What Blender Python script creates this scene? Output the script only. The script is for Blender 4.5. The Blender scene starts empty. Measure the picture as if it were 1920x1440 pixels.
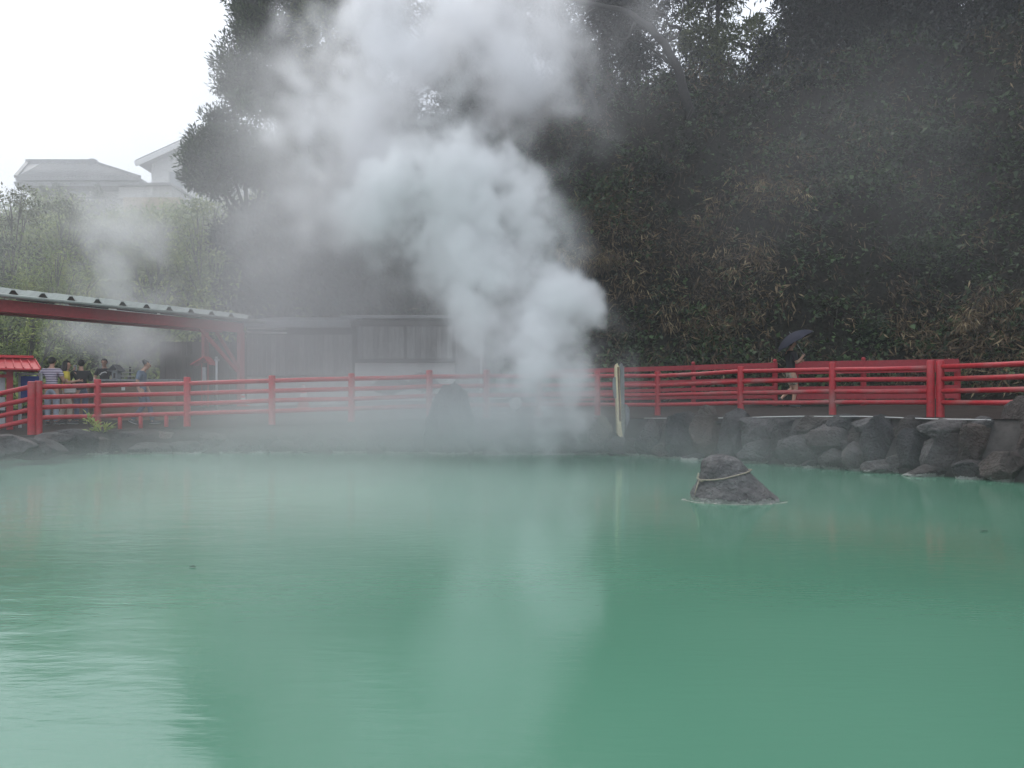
import bpy, bmesh, math, random
import numpy as np
from mathutils import Vector, Matrix

random.seed(7)
RNG = np.random.default_rng(11)
R = math.radians
SC = bpy.context.scene
COL = SC.collection

# ------------------------------------------------------------------ camera, sky, sun, exposure
HC = 1.05                      # camera height over the pond
F = 1450.0                     # focal length in photo pixels (1920 wide)
HOR = 755.0                    # horizon row in the photo
cam_d = bpy.data.cameras.new('camera')
cam = bpy.data.objects.new('camera', cam_d)
COL.objects.link(cam)
cam.location = (0, 0, HC)
cam.rotation_euler = (R(90), 0, 0)
cam_d.sensor_width = 36.0
cam_d.lens = 36.0 * F / 1920.0
cam_d.shift_y = (HOR - 720.0) / 1920.0
cam_d.clip_start = 0.05
cam_d.clip_end = 1000
SC.camera = cam

SUN_EL, SUN_AZ = 58.0, -45.0   # azimuth measured from +Y towards +X
world = bpy.data.worlds.new('World')
SC.world = world
world.use_nodes = True
wn = world.node_tree.nodes
wl = world.node_tree.links
wn.clear()
sky = wn.new('ShaderNodeTexSky')
sky.sky_type = 'NISHITA'
sky.sun_disc = False
sky.sun_elevation = R(SUN_EL)
sky.sun_rotation = R(SUN_AZ)
sky.air_density = 1.0
sky.dust_density = 6.0
sky.ozone_density = 1.0
hsv = wn.new('ShaderNodeHueSaturation')
hsv.inputs['Saturation'].default_value = 0.75
bg = wn.new('ShaderNodeBackground')
bg.inputs['Strength'].default_value = 0.11
wo = wn.new('ShaderNodeOutputWorld')
wl.new(sky.outputs[0], hsv.inputs['Color'])
wl.new(hsv.outputs[0], bg.inputs['Color'])
# even white overcast mixed with the clear-sky gradient
cloud = wn.new('ShaderNodeBackground')
cloud.inputs['Color'].default_value = (0.84, 0.90, 1.0, 1)
cloud.inputs['Strength'].default_value = 0.86
mixw = wn.new('ShaderNodeMixShader')
mixw.inputs[0].default_value = 0.82
wl.new(bg.outputs[0], mixw.inputs[1])
wl.new(cloud.outputs[0], mixw.inputs[2])
wl.new(mixw.outputs[0], wo.inputs['Surface'])

sun_d = bpy.data.lights.new('sun', 'SUN')
sun_d.energy = 0.6
sun_d.angle = R(20)
sun_d.color = (1.0, 0.96, 0.90)
sun = bpy.data.objects.new('sun', sun_d)
COL.objects.link(sun)
sd = Vector((math.sin(R(SUN_AZ)) * math.cos(R(SUN_EL)), math.cos(R(SUN_AZ)) * math.cos(R(SUN_EL)), math.sin(R(SUN_EL))))
sun.rotation_euler = (-sd).to_track_quat('-Z', 'Y').to_euler()

SC.view_settings.view_transform = 'Standard'
SC.view_settings.look = 'None'
SC.view_settings.exposure = 0.78
SC.view_settings.gamma = 1.0
SC.render.engine = 'CYCLES'
cy = SC.cycles
cy.use_denoising = True
cy.max_bounces = 14
cy.diffuse_bounces = 3
cy.glossy_bounces = 3
cy.transmission_bounces = 4
cy.transparent_max_bounces = 8
cy.volume_bounces = 12
cy.volume_step_rate = 2.0
cy.volume_max_steps = 256
cy.sample_clamp_indirect = 6.0

# ------------------------------------------------------------------ helpers
def P(px, py, Y):
    """World point seen at photo pixel (px, py) that stands Y metres away."""
    return Vector(((px - 960.0) / F * Y, Y, HC + (HOR - py) / F * Y))

def PX(px, Y):
    return (px - 960.0) / F * Y

def tag(o, label=None, cat=None, group=None, kind=None):
    if label: o['label'] = label
    if cat: o['category'] = cat
    if group: o['group'] = group
    if kind: o['kind'] = kind
    return o

def empty(name, loc, label, cat, group=None):
    o = bpy.data.objects.new(name, None)
    o.empty_display_size = 0.2
    COL.objects.link(o)
    o.location = loc
    o['_o'] = [float(v) for v in loc]
    return tag(o, label, cat, group)

def origin_of(p):
    return Vector(p['_o']) if p is not None and '_o' in p.keys() else Vector((0, 0, 0))

def link(name, me, mat=None, parent=None, loc=None):
    """Link a mesh given in world coordinates; parts are shifted into their root's frame."""
    o = bpy.data.objects.new(name, me)
    COL.objects.link(o)
    if mat is not None:
        for m in (mat if isinstance(mat, (list, tuple)) else [mat]):
            me.materials.append(m)
    if parent is not None:
        og = origin_of(parent)
        me.transform(Matrix.Translation(-og))
        o.parent = parent
        o['_o'] = [float(v) for v in og]
    elif loc is not None:
        me.transform(Matrix.Translation(-Vector(loc)))
        o.location = loc
        o['_o'] = [float(v) for v in loc]
    return o

def np_mesh(name, V, Fq, smooth=False, tint=None):
    """V (n,3), Fq (m,k) -> mesh, fast."""
    me = bpy.data.meshes.new(name)
    V = np.ascontiguousarray(V, dtype=np.float32)
    Fq = np.ascontiguousarray(Fq, dtype=np.int32)
    me.vertices.add(len(V))
    me.vertices.foreach_set('co', V.ravel())
    k = Fq.shape[1]
    me.loops.add(Fq.size)
    me.loops.foreach_set('vertex_index', Fq.ravel())
    me.polygons.add(len(Fq))
    me.polygons.foreach_set('loop_start', np.arange(0, Fq.size, k, dtype=np.int32))
    if smooth:
        me.polygons.foreach_set('use_smooth', np.ones(len(Fq), dtype=bool))
    if tint is not None:
        a = me.attributes.new('tint', 'FLOAT', 'POINT')
        a.data.foreach_set('value', np.ascontiguousarray(tint, dtype=np.float32))
    me.update(calc_edges=True)
    me.validate()
    return me

class MB:
    def __init__(s):
        s.v = []; s.f = []; s.mi = []; s.cur = 0; s.sm = []; s.smooth = False
    def add(s, vs, fs):
        b = len(s.v)
        s.v += [tuple(v) for v in vs]
        for f in fs:
            s.f.append(tuple(i + b for i in f)); s.mi.append(s.cur); s.sm.append(s.smooth)
        return s
    def box(s, c, d, rz=0.0, bev=0.0, M=None):
        x, y, z = d[0] / 2, d[1] / 2, d[2] / 2
        if bev > 0:
            bm = bmesh.new(); bmesh.ops.create_cube(bm, size=1.0)
            for v in bm.verts: v.co = Vector((v.co.x * d[0], v.co.y * d[1], v.co.z * d[2]))
            bmesh.ops.bevel(bm, geom=bm.edges[:], offset=bev, segments=2, affect='EDGES', profile=0.5)
            bm.verts.index_update()
            vs = [v.co.copy() for v in bm.verts]; fs = [[v.index for v in f.verts] for f in bm.faces]
            bm.free()
        else:
            vs = [Vector(p) for p in [(-x,-y,-z),(x,-y,-z),(x,y,-z),(-x,y,-z),(-x,-y,z),(x,-y,z),(x,y,z),(-x,y,z)]]
            fs = [(0,3,2,1),(4,5,6,7),(0,1,5,4),(1,2,6,5),(2,3,7,6),(3,0,4,7)]
        T = Matrix.Translation(Vector(c)) @ Matrix.Rotation(rz, 4, 'Z')
        if M is not None: T = T @ M
        return s.add([T @ v for v in vs], fs)
    def beam(s, p0, p1, w, h, bev=0.0):
        """Box from p0 to p1; w across, h upright."""
        p0, p1 = Vector(p0), Vector(p1)
        d = p1 - p0; L = d.length; d.normalize()
        up = Vector((0, 0, 1)) if abs(d.z) < 0.95 else Vector((0, 1, 0))
        sx = d.cross(up).normalized(); sz = sx.cross(d).normalized()
        M = Matrix((sx, d, sz)).transposed().to_4x4()
        return s.box((p0 + p1) / 2, (w, L, h), 0, bev, M)
    def tube(s, pts, rad, n=10, cap=True):
        pts = [Vector(p) for p in pts]
        if not hasattr(rad, '__len__'): rad = [rad] * len(pts)
        sm = s.smooth; s.smooth = True
        vs = []; fs = []
        t0 = (pts[1] - pts[0]).normalized()
        a = t0.orthogonal().normalized()
        if abs(t0.z) > 0.9: a = Vector((1, 0, 0)) - t0 * t0.x; a.normalize()
        for i, p in enumerate(pts):
            if i == 0: t = pts[1] - pts[0]
            elif i == len(pts) - 1: t = pts[-1] - pts[-2]
            else: t = pts[i + 1] - pts[i - 1]
            t.normalize()
            a = (a - t * a.dot(t)).normalized()
            b = t.cross(a)
            for k in range(n):
                an = 2 * math.pi * k / n
                vs.append(p + (a * math.cos(an) + b * math.sin(an)) * rad[i])
        for i in range(len(pts) - 1):
            for k in range(n):
                fs.append((i * n + k, i * n + (k + 1) % n, (i + 1) * n + (k + 1) % n, (i + 1) * n + k))
        s.add(vs, fs)
        s.smooth = False
        if cap:
            b = len(s.v) - len(vs)
            s.f.append(tuple(b + k for k in reversed(range(n)))); s.mi.append(s.cur); s.sm.append(False)
            s.f.append(tuple(b + (len(pts) - 1) * n + k for k in range(n))); s.mi.append(s.cur); s.sm.append(False)
        s.smooth = sm
        return s
    def lathe(s, c, prof, n=20):
        c = Vector(c); vs = []; fs = []
        for (r, z) in prof:
            for k in range(n):
                an = 2 * math.pi * k / n
                vs.append(c + Vector((r * math.cos(an), r * math.sin(an), z)))
        for i in range(len(prof) - 1):
            for k in range(n):
                fs.append((i * n + k, i * n + (k + 1) % n, (i + 1) * n + (k + 1) % n, (i + 1) * n + k))
        sm = s.smooth; s.smooth = True
        s.add(vs, fs); s.smooth = sm
        return s
    def mesh(s, name):
        me = bpy.data.meshes.new(name)
        me.from_pydata(s.v, [], s.f)
        me.polygons.foreach_set('material_index', s.mi)
        me.polygons.foreach_set('use_smooth', s.sm)
        me.update()
        return me
    def build(s, name, mat, parent=None, loc=None):
        return link(name, s.mesh(name), mat, parent, loc)

# ---- lattice noise on points (value noise, cubic fade), numpy
_LAT = RNG.random((32, 32, 32)).astype(np.float32)
def vnoise(p):
    p = np.asarray(p, dtype=np.float32)
    i = np.floor(p).astype(np.int32); f = p - i
    f = f * f * (3 - 2 * f)
    i &= 31; j = (i + 1) & 31
    x0, y0, z0 = i[..., 0], i[..., 1], i[..., 2]; x1, y1, z1 = j[..., 0], j[..., 1], j[..., 2]
    fx, fy, fz = f[..., 0], f[..., 1], f[..., 2]
    c00 = _LAT[x0, y0, z0] * (1 - fx) + _LAT[x1, y0, z0] * fx
    c10 = _LAT[x0, y1, z0] * (1 - fx) + _LAT[x1, y1, z0] * fx
    c01 = _LAT[x0, y0, z1] * (1 - fx) + _LAT[x1, y0, z1] * fx
    c11 = _LAT[x0, y1, z1] * (1 - fx) + _LAT[x1, y1, z1] * fx
    return (c00 * (1 - fy) + c10 * fy) * (1 - fz) + (c01 * (1 - fy) + c11 * fy) * fz
def fbm(p, oct=4, lac=2.03, gain=0.5):
    p = np.asarray(p, dtype=np.float32); a = 1.0; s = 0; t = 0
    for k in range(oct):
        s = s + a * vnoise(p + 7.13 * k); t += a; a *= gain; p = p * lac
    return s / t - 0.5

# ------------------------------------------------------------------ materials
class NT:
    def __init__(s, name):
        s.m = bpy.data.materials.new(name); s.m.use_nodes = True
        s.t = s.m.node_tree; s.t.nodes.clear()
        s.out = s.n('ShaderNodeOutputMaterial')
    def n(s, typ, **kw):
        nd = s.t.nodes.new(typ)
        for k, v in kw.items(): setattr(nd, k, v)
        return nd
    def l(s, a, b): s.t.links.new(a, b)
    def val(s, sock, v):
        sock.default_value = v
    def noise(s, scale, detail=4, rough=0.55, coord=None, dist=0.0):
        nd = s.n('ShaderNodeTexNoise'); nd.inputs['Scale'].default_value = scale
        nd.inputs['Detail'].default_value = detail; nd.inputs['Roughness'].default_value = rough
        nd.inputs['Distortion'].default_value = dist
        if coord is not None: s.l(coord, nd.inputs['Vector'])
        return nd
    def ramp(s, fac, stops):
        nd = s.n('ShaderNodeValToRGB'); el = nd.color_ramp.elements
        while len(el) < len(stops): el.new(0.5)
        for e, (p, c) in zip(el, stops):
            e.position = p; e.color = (*c, 1) if len(c) == 3 else c
        s.l(fac, nd.inputs['Fac']); return nd
    def mix(s, fac, a, b, blend='MIX'):
        nd = s.n('ShaderNodeMix', data_type='RGBA', blend_type=blend)
        for sock, v in ((nd.inputs[0], fac), (nd.inputs[6], a), (nd.inputs[7], b)):
            if hasattr(v, 'is_output') or isinstance(v, bpy.types.NodeSocket): s.l(v, sock)
            elif isinstance(v, (int, float)): sock.default_value = v
            else: sock.default_value = (*v, 1) if len(v) == 3 else v
        return nd.outputs[2]
    def math(s, op, a, b=0.0, clamp=False):
        nd = s.n('ShaderNodeMath', operation=op); nd.use_clamp = clamp
        for sock, v in ((nd.inputs[0], a), (nd.inputs[1], b)):
            if isinstance(v, bpy.types.NodeSocket): s.l(v, sock)
            else: sock.default_value = v
        return nd.outputs[0]
    def bsdf(s, col, rough=0.6, spec=0.4, metal=0.0, bump=None, bstr=0.3, bdist=0.02):
        b = s.n('ShaderNodeBsdfPrincipled')
        for sock, v in ((b.inputs['Base Color'], col), (b.inputs['Roughness'], rough), (b.inputs['Metallic'], metal)):
            if isinstance(v, bpy.types.NodeSocket): s.l(v, sock)
            elif isinstance(v, (int, float)): sock.default_value = v
            else: sock.default_value = (*v, 1)
        b.inputs['Specular IOR Level'].default_value = spec
        if bump is not None:
            bp = s.n('ShaderNodeBump'); bp.inputs['Strength'].default_value = bstr; bp.inputs['Distance'].default_value = bdist
            s.l(bump, bp.inputs['Height']); s.l(bp.outputs[0], b.inputs['Normal'])
        s.l(b.outputs[0], s.out.inputs['Surface'])
        return b

def coordof(t, kind='Object'):
    return t.n('ShaderNodeTexCoord').outputs[kind]
def worldpos(t):
    return t.n('ShaderNodeNewGeometry').outputs['Position']

def simple(name, col, rough=0.6, var=0.25, scale=6.0, spec=0.4, metal=0.0, bump=0.15, bd=0.01, stretch=None):
    t = NT(name)
    c = worldpos(t)
    if stretch:
        mp = t.n('ShaderNodeMapping'); mp.inputs['Scale'].default_value = stretch; t.l(c, mp.inputs['Vector']); c = mp.outputs[0]
    nz = t.noise(scale, 5, 0.6, c)
    d = tuple(max(0, v * (1 - var)) for v in col); h = tuple(min(1, v * (1 + var)) for v in col)
    r = t.ramp(nz.outputs['Fac'], [(0.3, d), (0.7, h)])
    t.bsdf(r.outputs[0], rough, spec, metal, nz.outputs['Fac'], bump, bd)
    return t.m

def red_paint(name, col=(0.42, 0.020, 0.030), fade=(0.30, 0.10, 0.10), amt=0.5):
    t = NT(name)
    c = worldpos(t)
    big = t.noise(1.3, 4, 0.6, c); fine = t.noise(14, 5, 0.65, c)
    base = t.ramp(fine.outputs['Fac'], [(0.3, tuple(v * 0.8 for v in col)), (0.7, tuple(min(1, v * 1.15) for v in col))])
    worn = t.ramp(big.outputs['Fac'], [(0.52, (0, 0, 0)), (0.72, (amt, amt, amt))])
    nrm = t.n('ShaderNodeNewGeometry')
    sep = t.n('ShaderNodeSeparateXYZ'); t.l(nrm.outputs['Normal'], sep.inputs[0])
    top = t.math('MULTIPLY', t.math('GREATER_THAN', sep.outputs['Z'], 0.75), t.math('MULTIPLY', fine.outputs['Fac'], 0.55))
    chip = t.noise(38, 4, 0.7, c)
    ch = t.ramp(chip.outputs['Fac'], [(0.64, (0, 0, 0)), (0.68, (0.55, 0.55, 0.55))])
    fac = t.math('ADD', t.math('ADD', worn.outputs[0], ch.outputs[0]), top, True)
    col_ = t.mix(fac, base.outputs[0], fade)
    t.bsdf(col_, 0.45, 0.45, 0, fine.outputs['Fac'], 0.12, 0.006)
    return t.m

def rock_mat(name, dark=(0.035, 0.034, 0.036), light=(0.115, 0.110, 0.112), crust=0.35, tintc=(0.10, 0.075, 0.065), zcrust=0.10):
    t = NT(name)
    c = worldpos(t)
    n1 = t.noise(2.2, 6, 0.62, c, 0.3); n2 = t.noise(11, 8, 0.7, c); n3 = t.noise(0.9, 3, 0.5, c)
    vor = t.n('ShaderNodeTexVoronoi'); vor.inputs['Scale'].default_value = 26; t.l(c, vor.inputs['Vector'])
    base = t.ramp(n1.outputs['Fac'], [(0.34, dark), (0.66, light)])
    cr = t.n('ShaderNodeTexVoronoi', feature='DISTANCE_TO_EDGE'); cr.inputs['Scale'].default_value = 3.2
    wv = t.n('ShaderNodeVectorMath', operation='ADD'); ms = t.n('ShaderNodeVectorMath', operation='SCALE'); ms.inputs['Scale'].default_value = 0.35
    t.l(n1.outputs['Color'], ms.inputs[0]); t.l(ms.outputs[0], wv.inputs[0]); t.l(c, wv.inputs[1]); t.l(wv.outputs[0], cr.inputs['Vector'])
    crack = t.ramp(cr.outputs['Distance'], [(0.0, (0.0, 0.0, 0.0)), (0.05, (1, 1, 1))])
    f2 = t.ramp(n2.outputs['Fac'], [(0.35, (0.55, 0.55, 0.55)), (0.75, (1.25, 1.25, 1.25))])
    oi = t.n('ShaderNodeObjectInfo')
    orr = t.ramp(oi.outputs['Random'], [(0.0, (0.65, 0.65, 0.68)), (0.5, (1.0, 0.97, 0.95)), (1.0, (1.40, 1.36, 1.32))])
    col = t.mix(1.0, base.outputs[0], f2.outputs[0], 'MULTIPLY')
    col = t.mix(1.0, col, orr.outputs[0], 'MULTIPLY')
    tf = t.ramp(n3.outputs['Fac'], [(0.45, (0, 0, 0)), (0.68, (0.6, 0.6, 0.6))])
    col = t.mix(tf.outputs[0], col, tintc)
    # pale mineral crust near the water line and in patches
    sep = t.n('ShaderNodeSeparateXYZ'); t.l(c, sep.inputs[0])
    zz = t.math('ADD', sep.outputs['Z'], t.math('MULTIPLY', t.math('SUBTRACT', n2.outputs['Fac'], 0.5), 0.16))
    low = t.math('MULTIPLY', t.math('LESS_THAN', zz, zcrust * 0.35), 0.75)
    pat = t.ramp(n2.outputs['Fac'], [(0.63, (0, 0, 0)), (0.74, (crust, crust, crust))])
    cf = t.math('MAXIMUM', low, pat.outputs[0])
    col = t.mix(cf, col, (0.36, 0.37, 0.34))
    h = t.math('ADD', n2.outputs['Fac'], t.math('MULTIPLY', vor.outputs['Distance'], 0.35))
    h = t.math('ADD', h, t.math('MULTIPLY', crack.outputs[0], 0.22))
    t.bsdf(col, 0.72, 0.35, 0, h, 0.9, 0.06)
    return t.m

def leaf_mat(name, stops, rough=0.5, spec=0.35, trans=0.25):
    t = NT(name)
    at = t.n('ShaderNodeAttribute', attribute_name='tint')
    nz = t.noise(0.45, 3, 0.5, worldpos(t))
    f = t.math('ADD', at.outputs['Fac'], t.math('MULTIPLY', t.math('SUBTRACT', nz.outputs['Fac'], 0.5), 0.5), True)
    r = t.ramp(f, stops)
    b = t.bsdf(r.outputs[0], rough, spec)
    tr = t.n('ShaderNodeBsdfTranslucent'); t.l(r.outputs[0], tr.inputs['Color'])
    mx = t.n('ShaderNodeMixShader'); mx.inputs[0].default_value = trans
    t.l(b.outputs[0], mx.inputs[1]); t.l(tr.outputs[0], mx.inputs[2]); t.l(mx.outputs[0], t.out.inputs['Surface'])
    return t.m

M = {}
M['red'] = red_paint('red_paint', (0.42, 0.020, 0.030), (0.30, 0.14, 0.13), 0.85)
M['red_dull'] = red_paint('red_board_paint', (0.36, 0.018, 0.030), (0.26, 0.09, 0.09), 0.25)
M['red_beam'] = red_paint('red_beam_paint', (0.36, 0.030, 0.038), (0.26, 0.08, 0.08), 0.5)
M['red_roof'] = red_paint('red_roof_paint', (0.52, 0.025, 0.035), (0.40, 0.10, 0.10), 0.2)
M['rock'] = rock_mat('basalt')
M['rock_dark'] = rock_mat('dark_lava', (0.022, 0.022, 0.024), (0.075, 0.072, 0.075), 0.25, (0.05, 0.045, 0.045))
M['rock_brown'] = rock_mat('brown_basalt', (0.030, 0.026, 0.025), (0.095, 0.082, 0.078), 0.12, (0.08, 0.055, 0.045))
M['rock_light'] = rock_mat('grey_andesite', (0.066, 0.067, 0.070), (0.165, 0.165, 0.165), 0.4, (0.14, 0.125, 0.12))
M['rock_pale'] = rock_mat('sinter_rock', (0.10, 0.10, 0.09), (0.32, 0.31, 0.28), 0.6, (0.2, 0.18, 0.15))
M['crust'] = simple('mineral_crust', (0.22, 0.23, 0.20), 0.9, 0.5, 30, bump=0.4)
M['mortar'] = simple('mortar', (0.040, 0.036, 0.034), 0.9, 0.4, 8, bump=0.6, bd=0.03)
M['path'] = simple('path_asphalt', (0.036, 0.027, 0.024), 1.0, 0.45, 5, spec=0.05, bump=0.35)
M['soil'] = simple('soil', (0.020, 0.019, 0.015), 1.0, 0.75, 9, spec=0.05, bump=1.0, bd=0.12)
M['white'] = simple('white_paint', (0.68, 0.68, 0.66), 0.6, 0.12, 5)
M['offwhite'] = simple('plaster', (0.52, 0.52, 0.50), 0.85, 0.15, 2.5)
M['tan'] = simple('tan_plaster', (0.42, 0.34, 0.24), 0.9, 0.2, 2)
M['slat'] = simple('weathered_slats', (0.17, 0.165, 0.16), 0.8, 0.35, 7, stretch=(3, 3, 0.5))
M['slat_b'] = simple('weathered_slats_pale', (0.24, 0.235, 0.225), 0.8, 0.35, 7, stretch=(3, 3, 0.5))
M['dark_wood'] = simple('dark_wood', (0.050, 0.042, 0.038), 0.75, 0.4, 9, stretch=(1, 1, 5))
M['brown_wood'] = simple('brown_wood', (0.17, 0.095, 0.055), 0.7, 0.4, 8, stretch=(0.6, 1, 6))
M['grey_roof'] = simple('grey_roofing', (0.16, 0.165, 0.17), 0.6, 0.25, 6)
M['tile'] = simple('roof_tile', (0.20, 0.205, 0.215), 0.55, 0.25, 5)
M['green_metal'] = simple('green_roof_metal', (0.24, 0.27, 0.245), 0.5, 0.2, 4, metal=0.1)
M['steel'] = simple('steel', (0.42, 0.43, 0.44), 0.35, 0.15, 9, metal=0.7)
M['glass'] = simple('window_pane', (0.22, 0.25, 0.27), 0.15, 0.1, 2, spec=0.6)
M['rope'] = simple('straw_rope', (0.30, 0.27, 0.21), 0.85, 0.3, 60)
M['cream'] = simple('cream_wood', (0.70, 0.62, 0.40), 0.7, 0.2, 10, stretch=(2, 2, 0.4))
M['greywood'] = simple('grey_wood', (0.25, 0.27, 0.28), 0.7, 0.3, 10, stretch=(2, 2, 0.4))
M['bark'] = simple('bark', (0.035, 0.032, 0.030), 0.9, 0.4, 12, bump=0.6, bd=0.02, stretch=(2, 2, 0.5))
M['bark_grey'] = simple('grey_bark', (0.10, 0.095, 0.085), 0.9, 0.4, 12, bump=0.5, bd=0.02)
M['blue'] = simple('blue_board', (0.03, 0.06, 0.30), 0.5, 0.15, 4)
M['notice'] = simple('notice_paper', (0.40, 0.42, 0.43), 0.7, 0.25, 9)
M['skin'] = simple('skin', (0.46, 0.27, 0.19), 0.55, 0.08, 20, bump=0.0)
M['hair'] = simple('black_hair', (0.014, 0.012, 0.012), 0.45, 0.4, 40)
M['hair_grey'] = simple('grey_hair', (0.10, 0.10, 0.10), 0.5, 0.4, 40)
M['eye'] = simple('dark_eye', (0.02, 0.015, 0.012), 0.2, 0.0, 5)
M['black_cloth'] = simple('black_cloth', (0.016, 0.016, 0.019), 0.85, 0.3, 10)
M['yellow_cloth'] = simple('yellow_cloth', (0.68, 0.55, 0.07), 0.8, 0.12, 8)
M['blue_cloth'] = simple('slate_cloth', (0.13, 0.18, 0.24), 0.85, 0.2, 8)
M['jeans'] = simple('denim', (0.06, 0.085, 0.14), 0.85, 0.3, 14)
M['pale_jeans'] = simple('pale_denim', (0.33, 0.37, 0.44), 0.85, 0.2, 14)
M['beige'] = simple('beige_cloth', (0.40, 0.35, 0.27), 0.85, 0.15, 10)
M['shoe_dark'] = simple('dark_shoe', (0.03, 0.03, 0.035), 0.6, 0.2, 10)
M['shoe_white'] = simple('white_sole', (0.62, 0.62, 0.62), 0.6, 0.1, 10)
M['bag'] = simple('bag_cloth', (0.50, 0.49, 0.46), 0.8, 0.1, 10)
M['umbrella'] = simple('umbrella_cloth', (0.008, 0.009, 0.024), 0.8, 0.25, 6)
M['cone'] = simple('cone_plastic', (0.55, 0.05, 0.03), 0.5, 0.1, 6)
_t = NT('striped_cloth')
_c = _t.n('ShaderNodeSeparateXYZ'); _t.l(worldpos(_t), _c.inputs[0])
_w = _t.math('FRACT', _t.math('MULTIPLY', _c.outputs['Z'], 17.0))
_n = _t.noise(7, 2, 0.5, worldpos(_t))
_w2 = _t.math('GREATER_THAN', _t.math('ADD', _w, _t.math('MULTIPLY', _n.outputs['Fac'], 0.25)), 0.78)
_t.bsdf(_t.mix(_w2, (0.58, 0.52, 0.60), (0.10, 0.09, 0.14)), 0.85, 0.3)
M['stripe'] = _t.m
_t = NT('camo_cloth')
_n = _t.noise(16, 3, 0.6, worldpos(_t))
_t.bsdf(_t.ramp(_n.outputs['Fac'], [(0.40, (0.12, 0.11, 0.08)), (0.5, (0.42, 0.39, 0.30)), (0.6, (0.36, 0.33, 0.25))]).outputs[0], 0.85, 0.3)
M['camo'] = _t.m
M['ever'] = leaf_mat('evergreen_leaf', [(0.0, (0.018, 0.030, 0.016)), (0.5, (0.045, 0.078, 0.036)), (1.0, (0.11, 0.16, 0.065))])
M['deep'] = leaf_mat('deep_leaf', [(0.0, (0.007, 0.010, 0.009)), (0.6, (0.017, 0.023, 0.018)), (1.0, (0.038, 0.046, 0.030))])
M['light'] = leaf_mat('light_leaf', [(0.0, (0.075, 0.115, 0.032)), (0.5, (0.24, 0.32, 0.080)), (1.0, (0.48, 0.50, 0.15))])
M['olive'] = leaf_mat('olive_leaf', [(0.0, (0.050, 0.065, 0.028)), (0.5, (0.125, 0.155, 0.062)), (1.0, (0.26, 0.27, 0.12))])
M['dry'] = leaf_mat('dry_blade', [(0.0, (0.035, 0.026, 0.018)), (0.35, (0.095, 0.068, 0.042)), (0.75, (0.24, 0.175, 0.10)), (1.0, (0.50, 0.42, 0.25))], 0.7, 0.25)
M['cover'] = leaf_mat('cover_leaf', [(0.0, (0.018, 0.034, 0.014)), (0.5, (0.050, 0.092, 0.032)), (1.0, (0.13, 0.22, 0.08))], 0.45)

# ------------------------------------------------------------------ land
SHORE = [(-60, -8), (-15.0, -8), (-14.2, 4), (-12.6, 10.5), (PX(0, 13.8), 13.8), (PX(110, 15.2), 15.2), (PX(200, 15.7), 15.7), (PX(440, 16.1), 16.1), (PX(800, 16.0), 16.0),
         (PX(1000, 15.6), 15.6), (PX(1120, 15.6), 15.6), (PX(1250, 14.8), 14.8), (PX(1450, 13.25), 13.25), (PX(1530, 12.4), 12.4), (PX(1700, 11.3), 11.3),
         (PX(1900, 10.15), 10.15), (8.2, 8.6), (9.4, 5.0), (9.8, -8), (60, -8)]
_sx = np.array([p[0] for p in SHORE[3:16]]); _sy = np.array([p[1] for p in SHORE[3:16]])
def shore_y(x):
    x = np.asarray(x, dtype=float)
    y = np.interp(x, _sx, _sy)
    y = np.where(x < _sx[0], _sy[0] + (x - _sx[0]) * 4.0, y)
    return np.where(x > _sx[-1], _sy[-1] - (x - _sx[-1]) * 1.3, y)

_cp = [P(75, 815, 16), P(183, 805, 17), P(350, 801, 17), P(510, 797, 17.1), P(659, 792, 17.3), P(805, 785, 17.5), P(1010, 781, 18.4), P(1235, 779, 19.2), P(1390, 777, 17.7),
       P(1560, 777.5, 16.4), P(1745, 782, 15.1), P(1905, 790, 13.8), P(1480, 766, 19.9), P(1300, 754, 22), P(1797, 751, 20), P(1050, 756, 22.5), P(95, 797, 20), P(265, 797, 20.5),
       P(447, 762, 24), P(520, 760, 24), P(760, 752, 25), P(-200, 815, 16), P(100, 780, 23), P(2000, 770, 16)]
for _px, _py in [(1250, 859), (1350, 866), (1450, 871), (1530, 878), (1620, 884), (1700, 890), (1800, 897), (1900, 905), (2050, 918)]:
    _y = HC * F / (_py - HOR) + 0.6
    _cp.append(P(_px, 785.5, _y))
_cp = np.array([tuple(p) for p in _cp])
def path_z(x, y):
    x = np.asarray(x, dtype=float); y = np.asarray(y, dtype=float)
    d2 = (x[..., None] - _cp[:, 0]) ** 2 + (y[..., None] - _cp[:, 1]) ** 2 + 0.15
    w = d2 ** -1.7
    return (w * _cp[:, 2]).sum(-1) / w.sum(-1)

def foot_y(x):
    return np.interp(x, [-40, -14, -9, -5, -2, 1.5, 3.5, 6, 9, 11.8, 13.0, 13.7, 14.1, 14.5, 40], [24, 26.5, 27.0, 26.8, 26.0, 23.6, 22.9, 22.5, 21.8, 20.9, 18.8, 14.0, 6.0, -8.0, -300])  # right end bent in close, out of view, added to shade the pond's right side
_fx = np.concatenate([np.linspace(-40, 11.5, 160), np.linspace(11.6, 14.5, 120)]); _fp = np.stack([_fx, foot_y(_fx)], -1)
_ft = np.gradient(_fp, axis=0); _ft /= np.linalg.norm(_ft, axis=1, keepdims=True)
_fn = np.stack([-_ft[:, 1], _ft[:, 0]], -1)        # uphill normal of the foot line
def foot_d(x, y):
    """Distance uphill from the foot of the slope (negative on the path side)."""
    x = np.asarray(x, dtype=float); y = np.asarray(y, dtype=float); sh = x.shape
    x = x.ravel(); y = y.ravel(); out = np.empty(x.size)
    for i in range(0, x.size, 20000):
        q = slice(i, i + 20000)
        d2 = (x[q, None] - _fp[:, 0]) ** 2 + (y[q, None] - _fp[:, 1]) ** 2
        out[q] = np.sqrt(d2.min(1))
    out = np.where(y > foot_y(x), out, -out)
    return out.reshape(sh)
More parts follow.
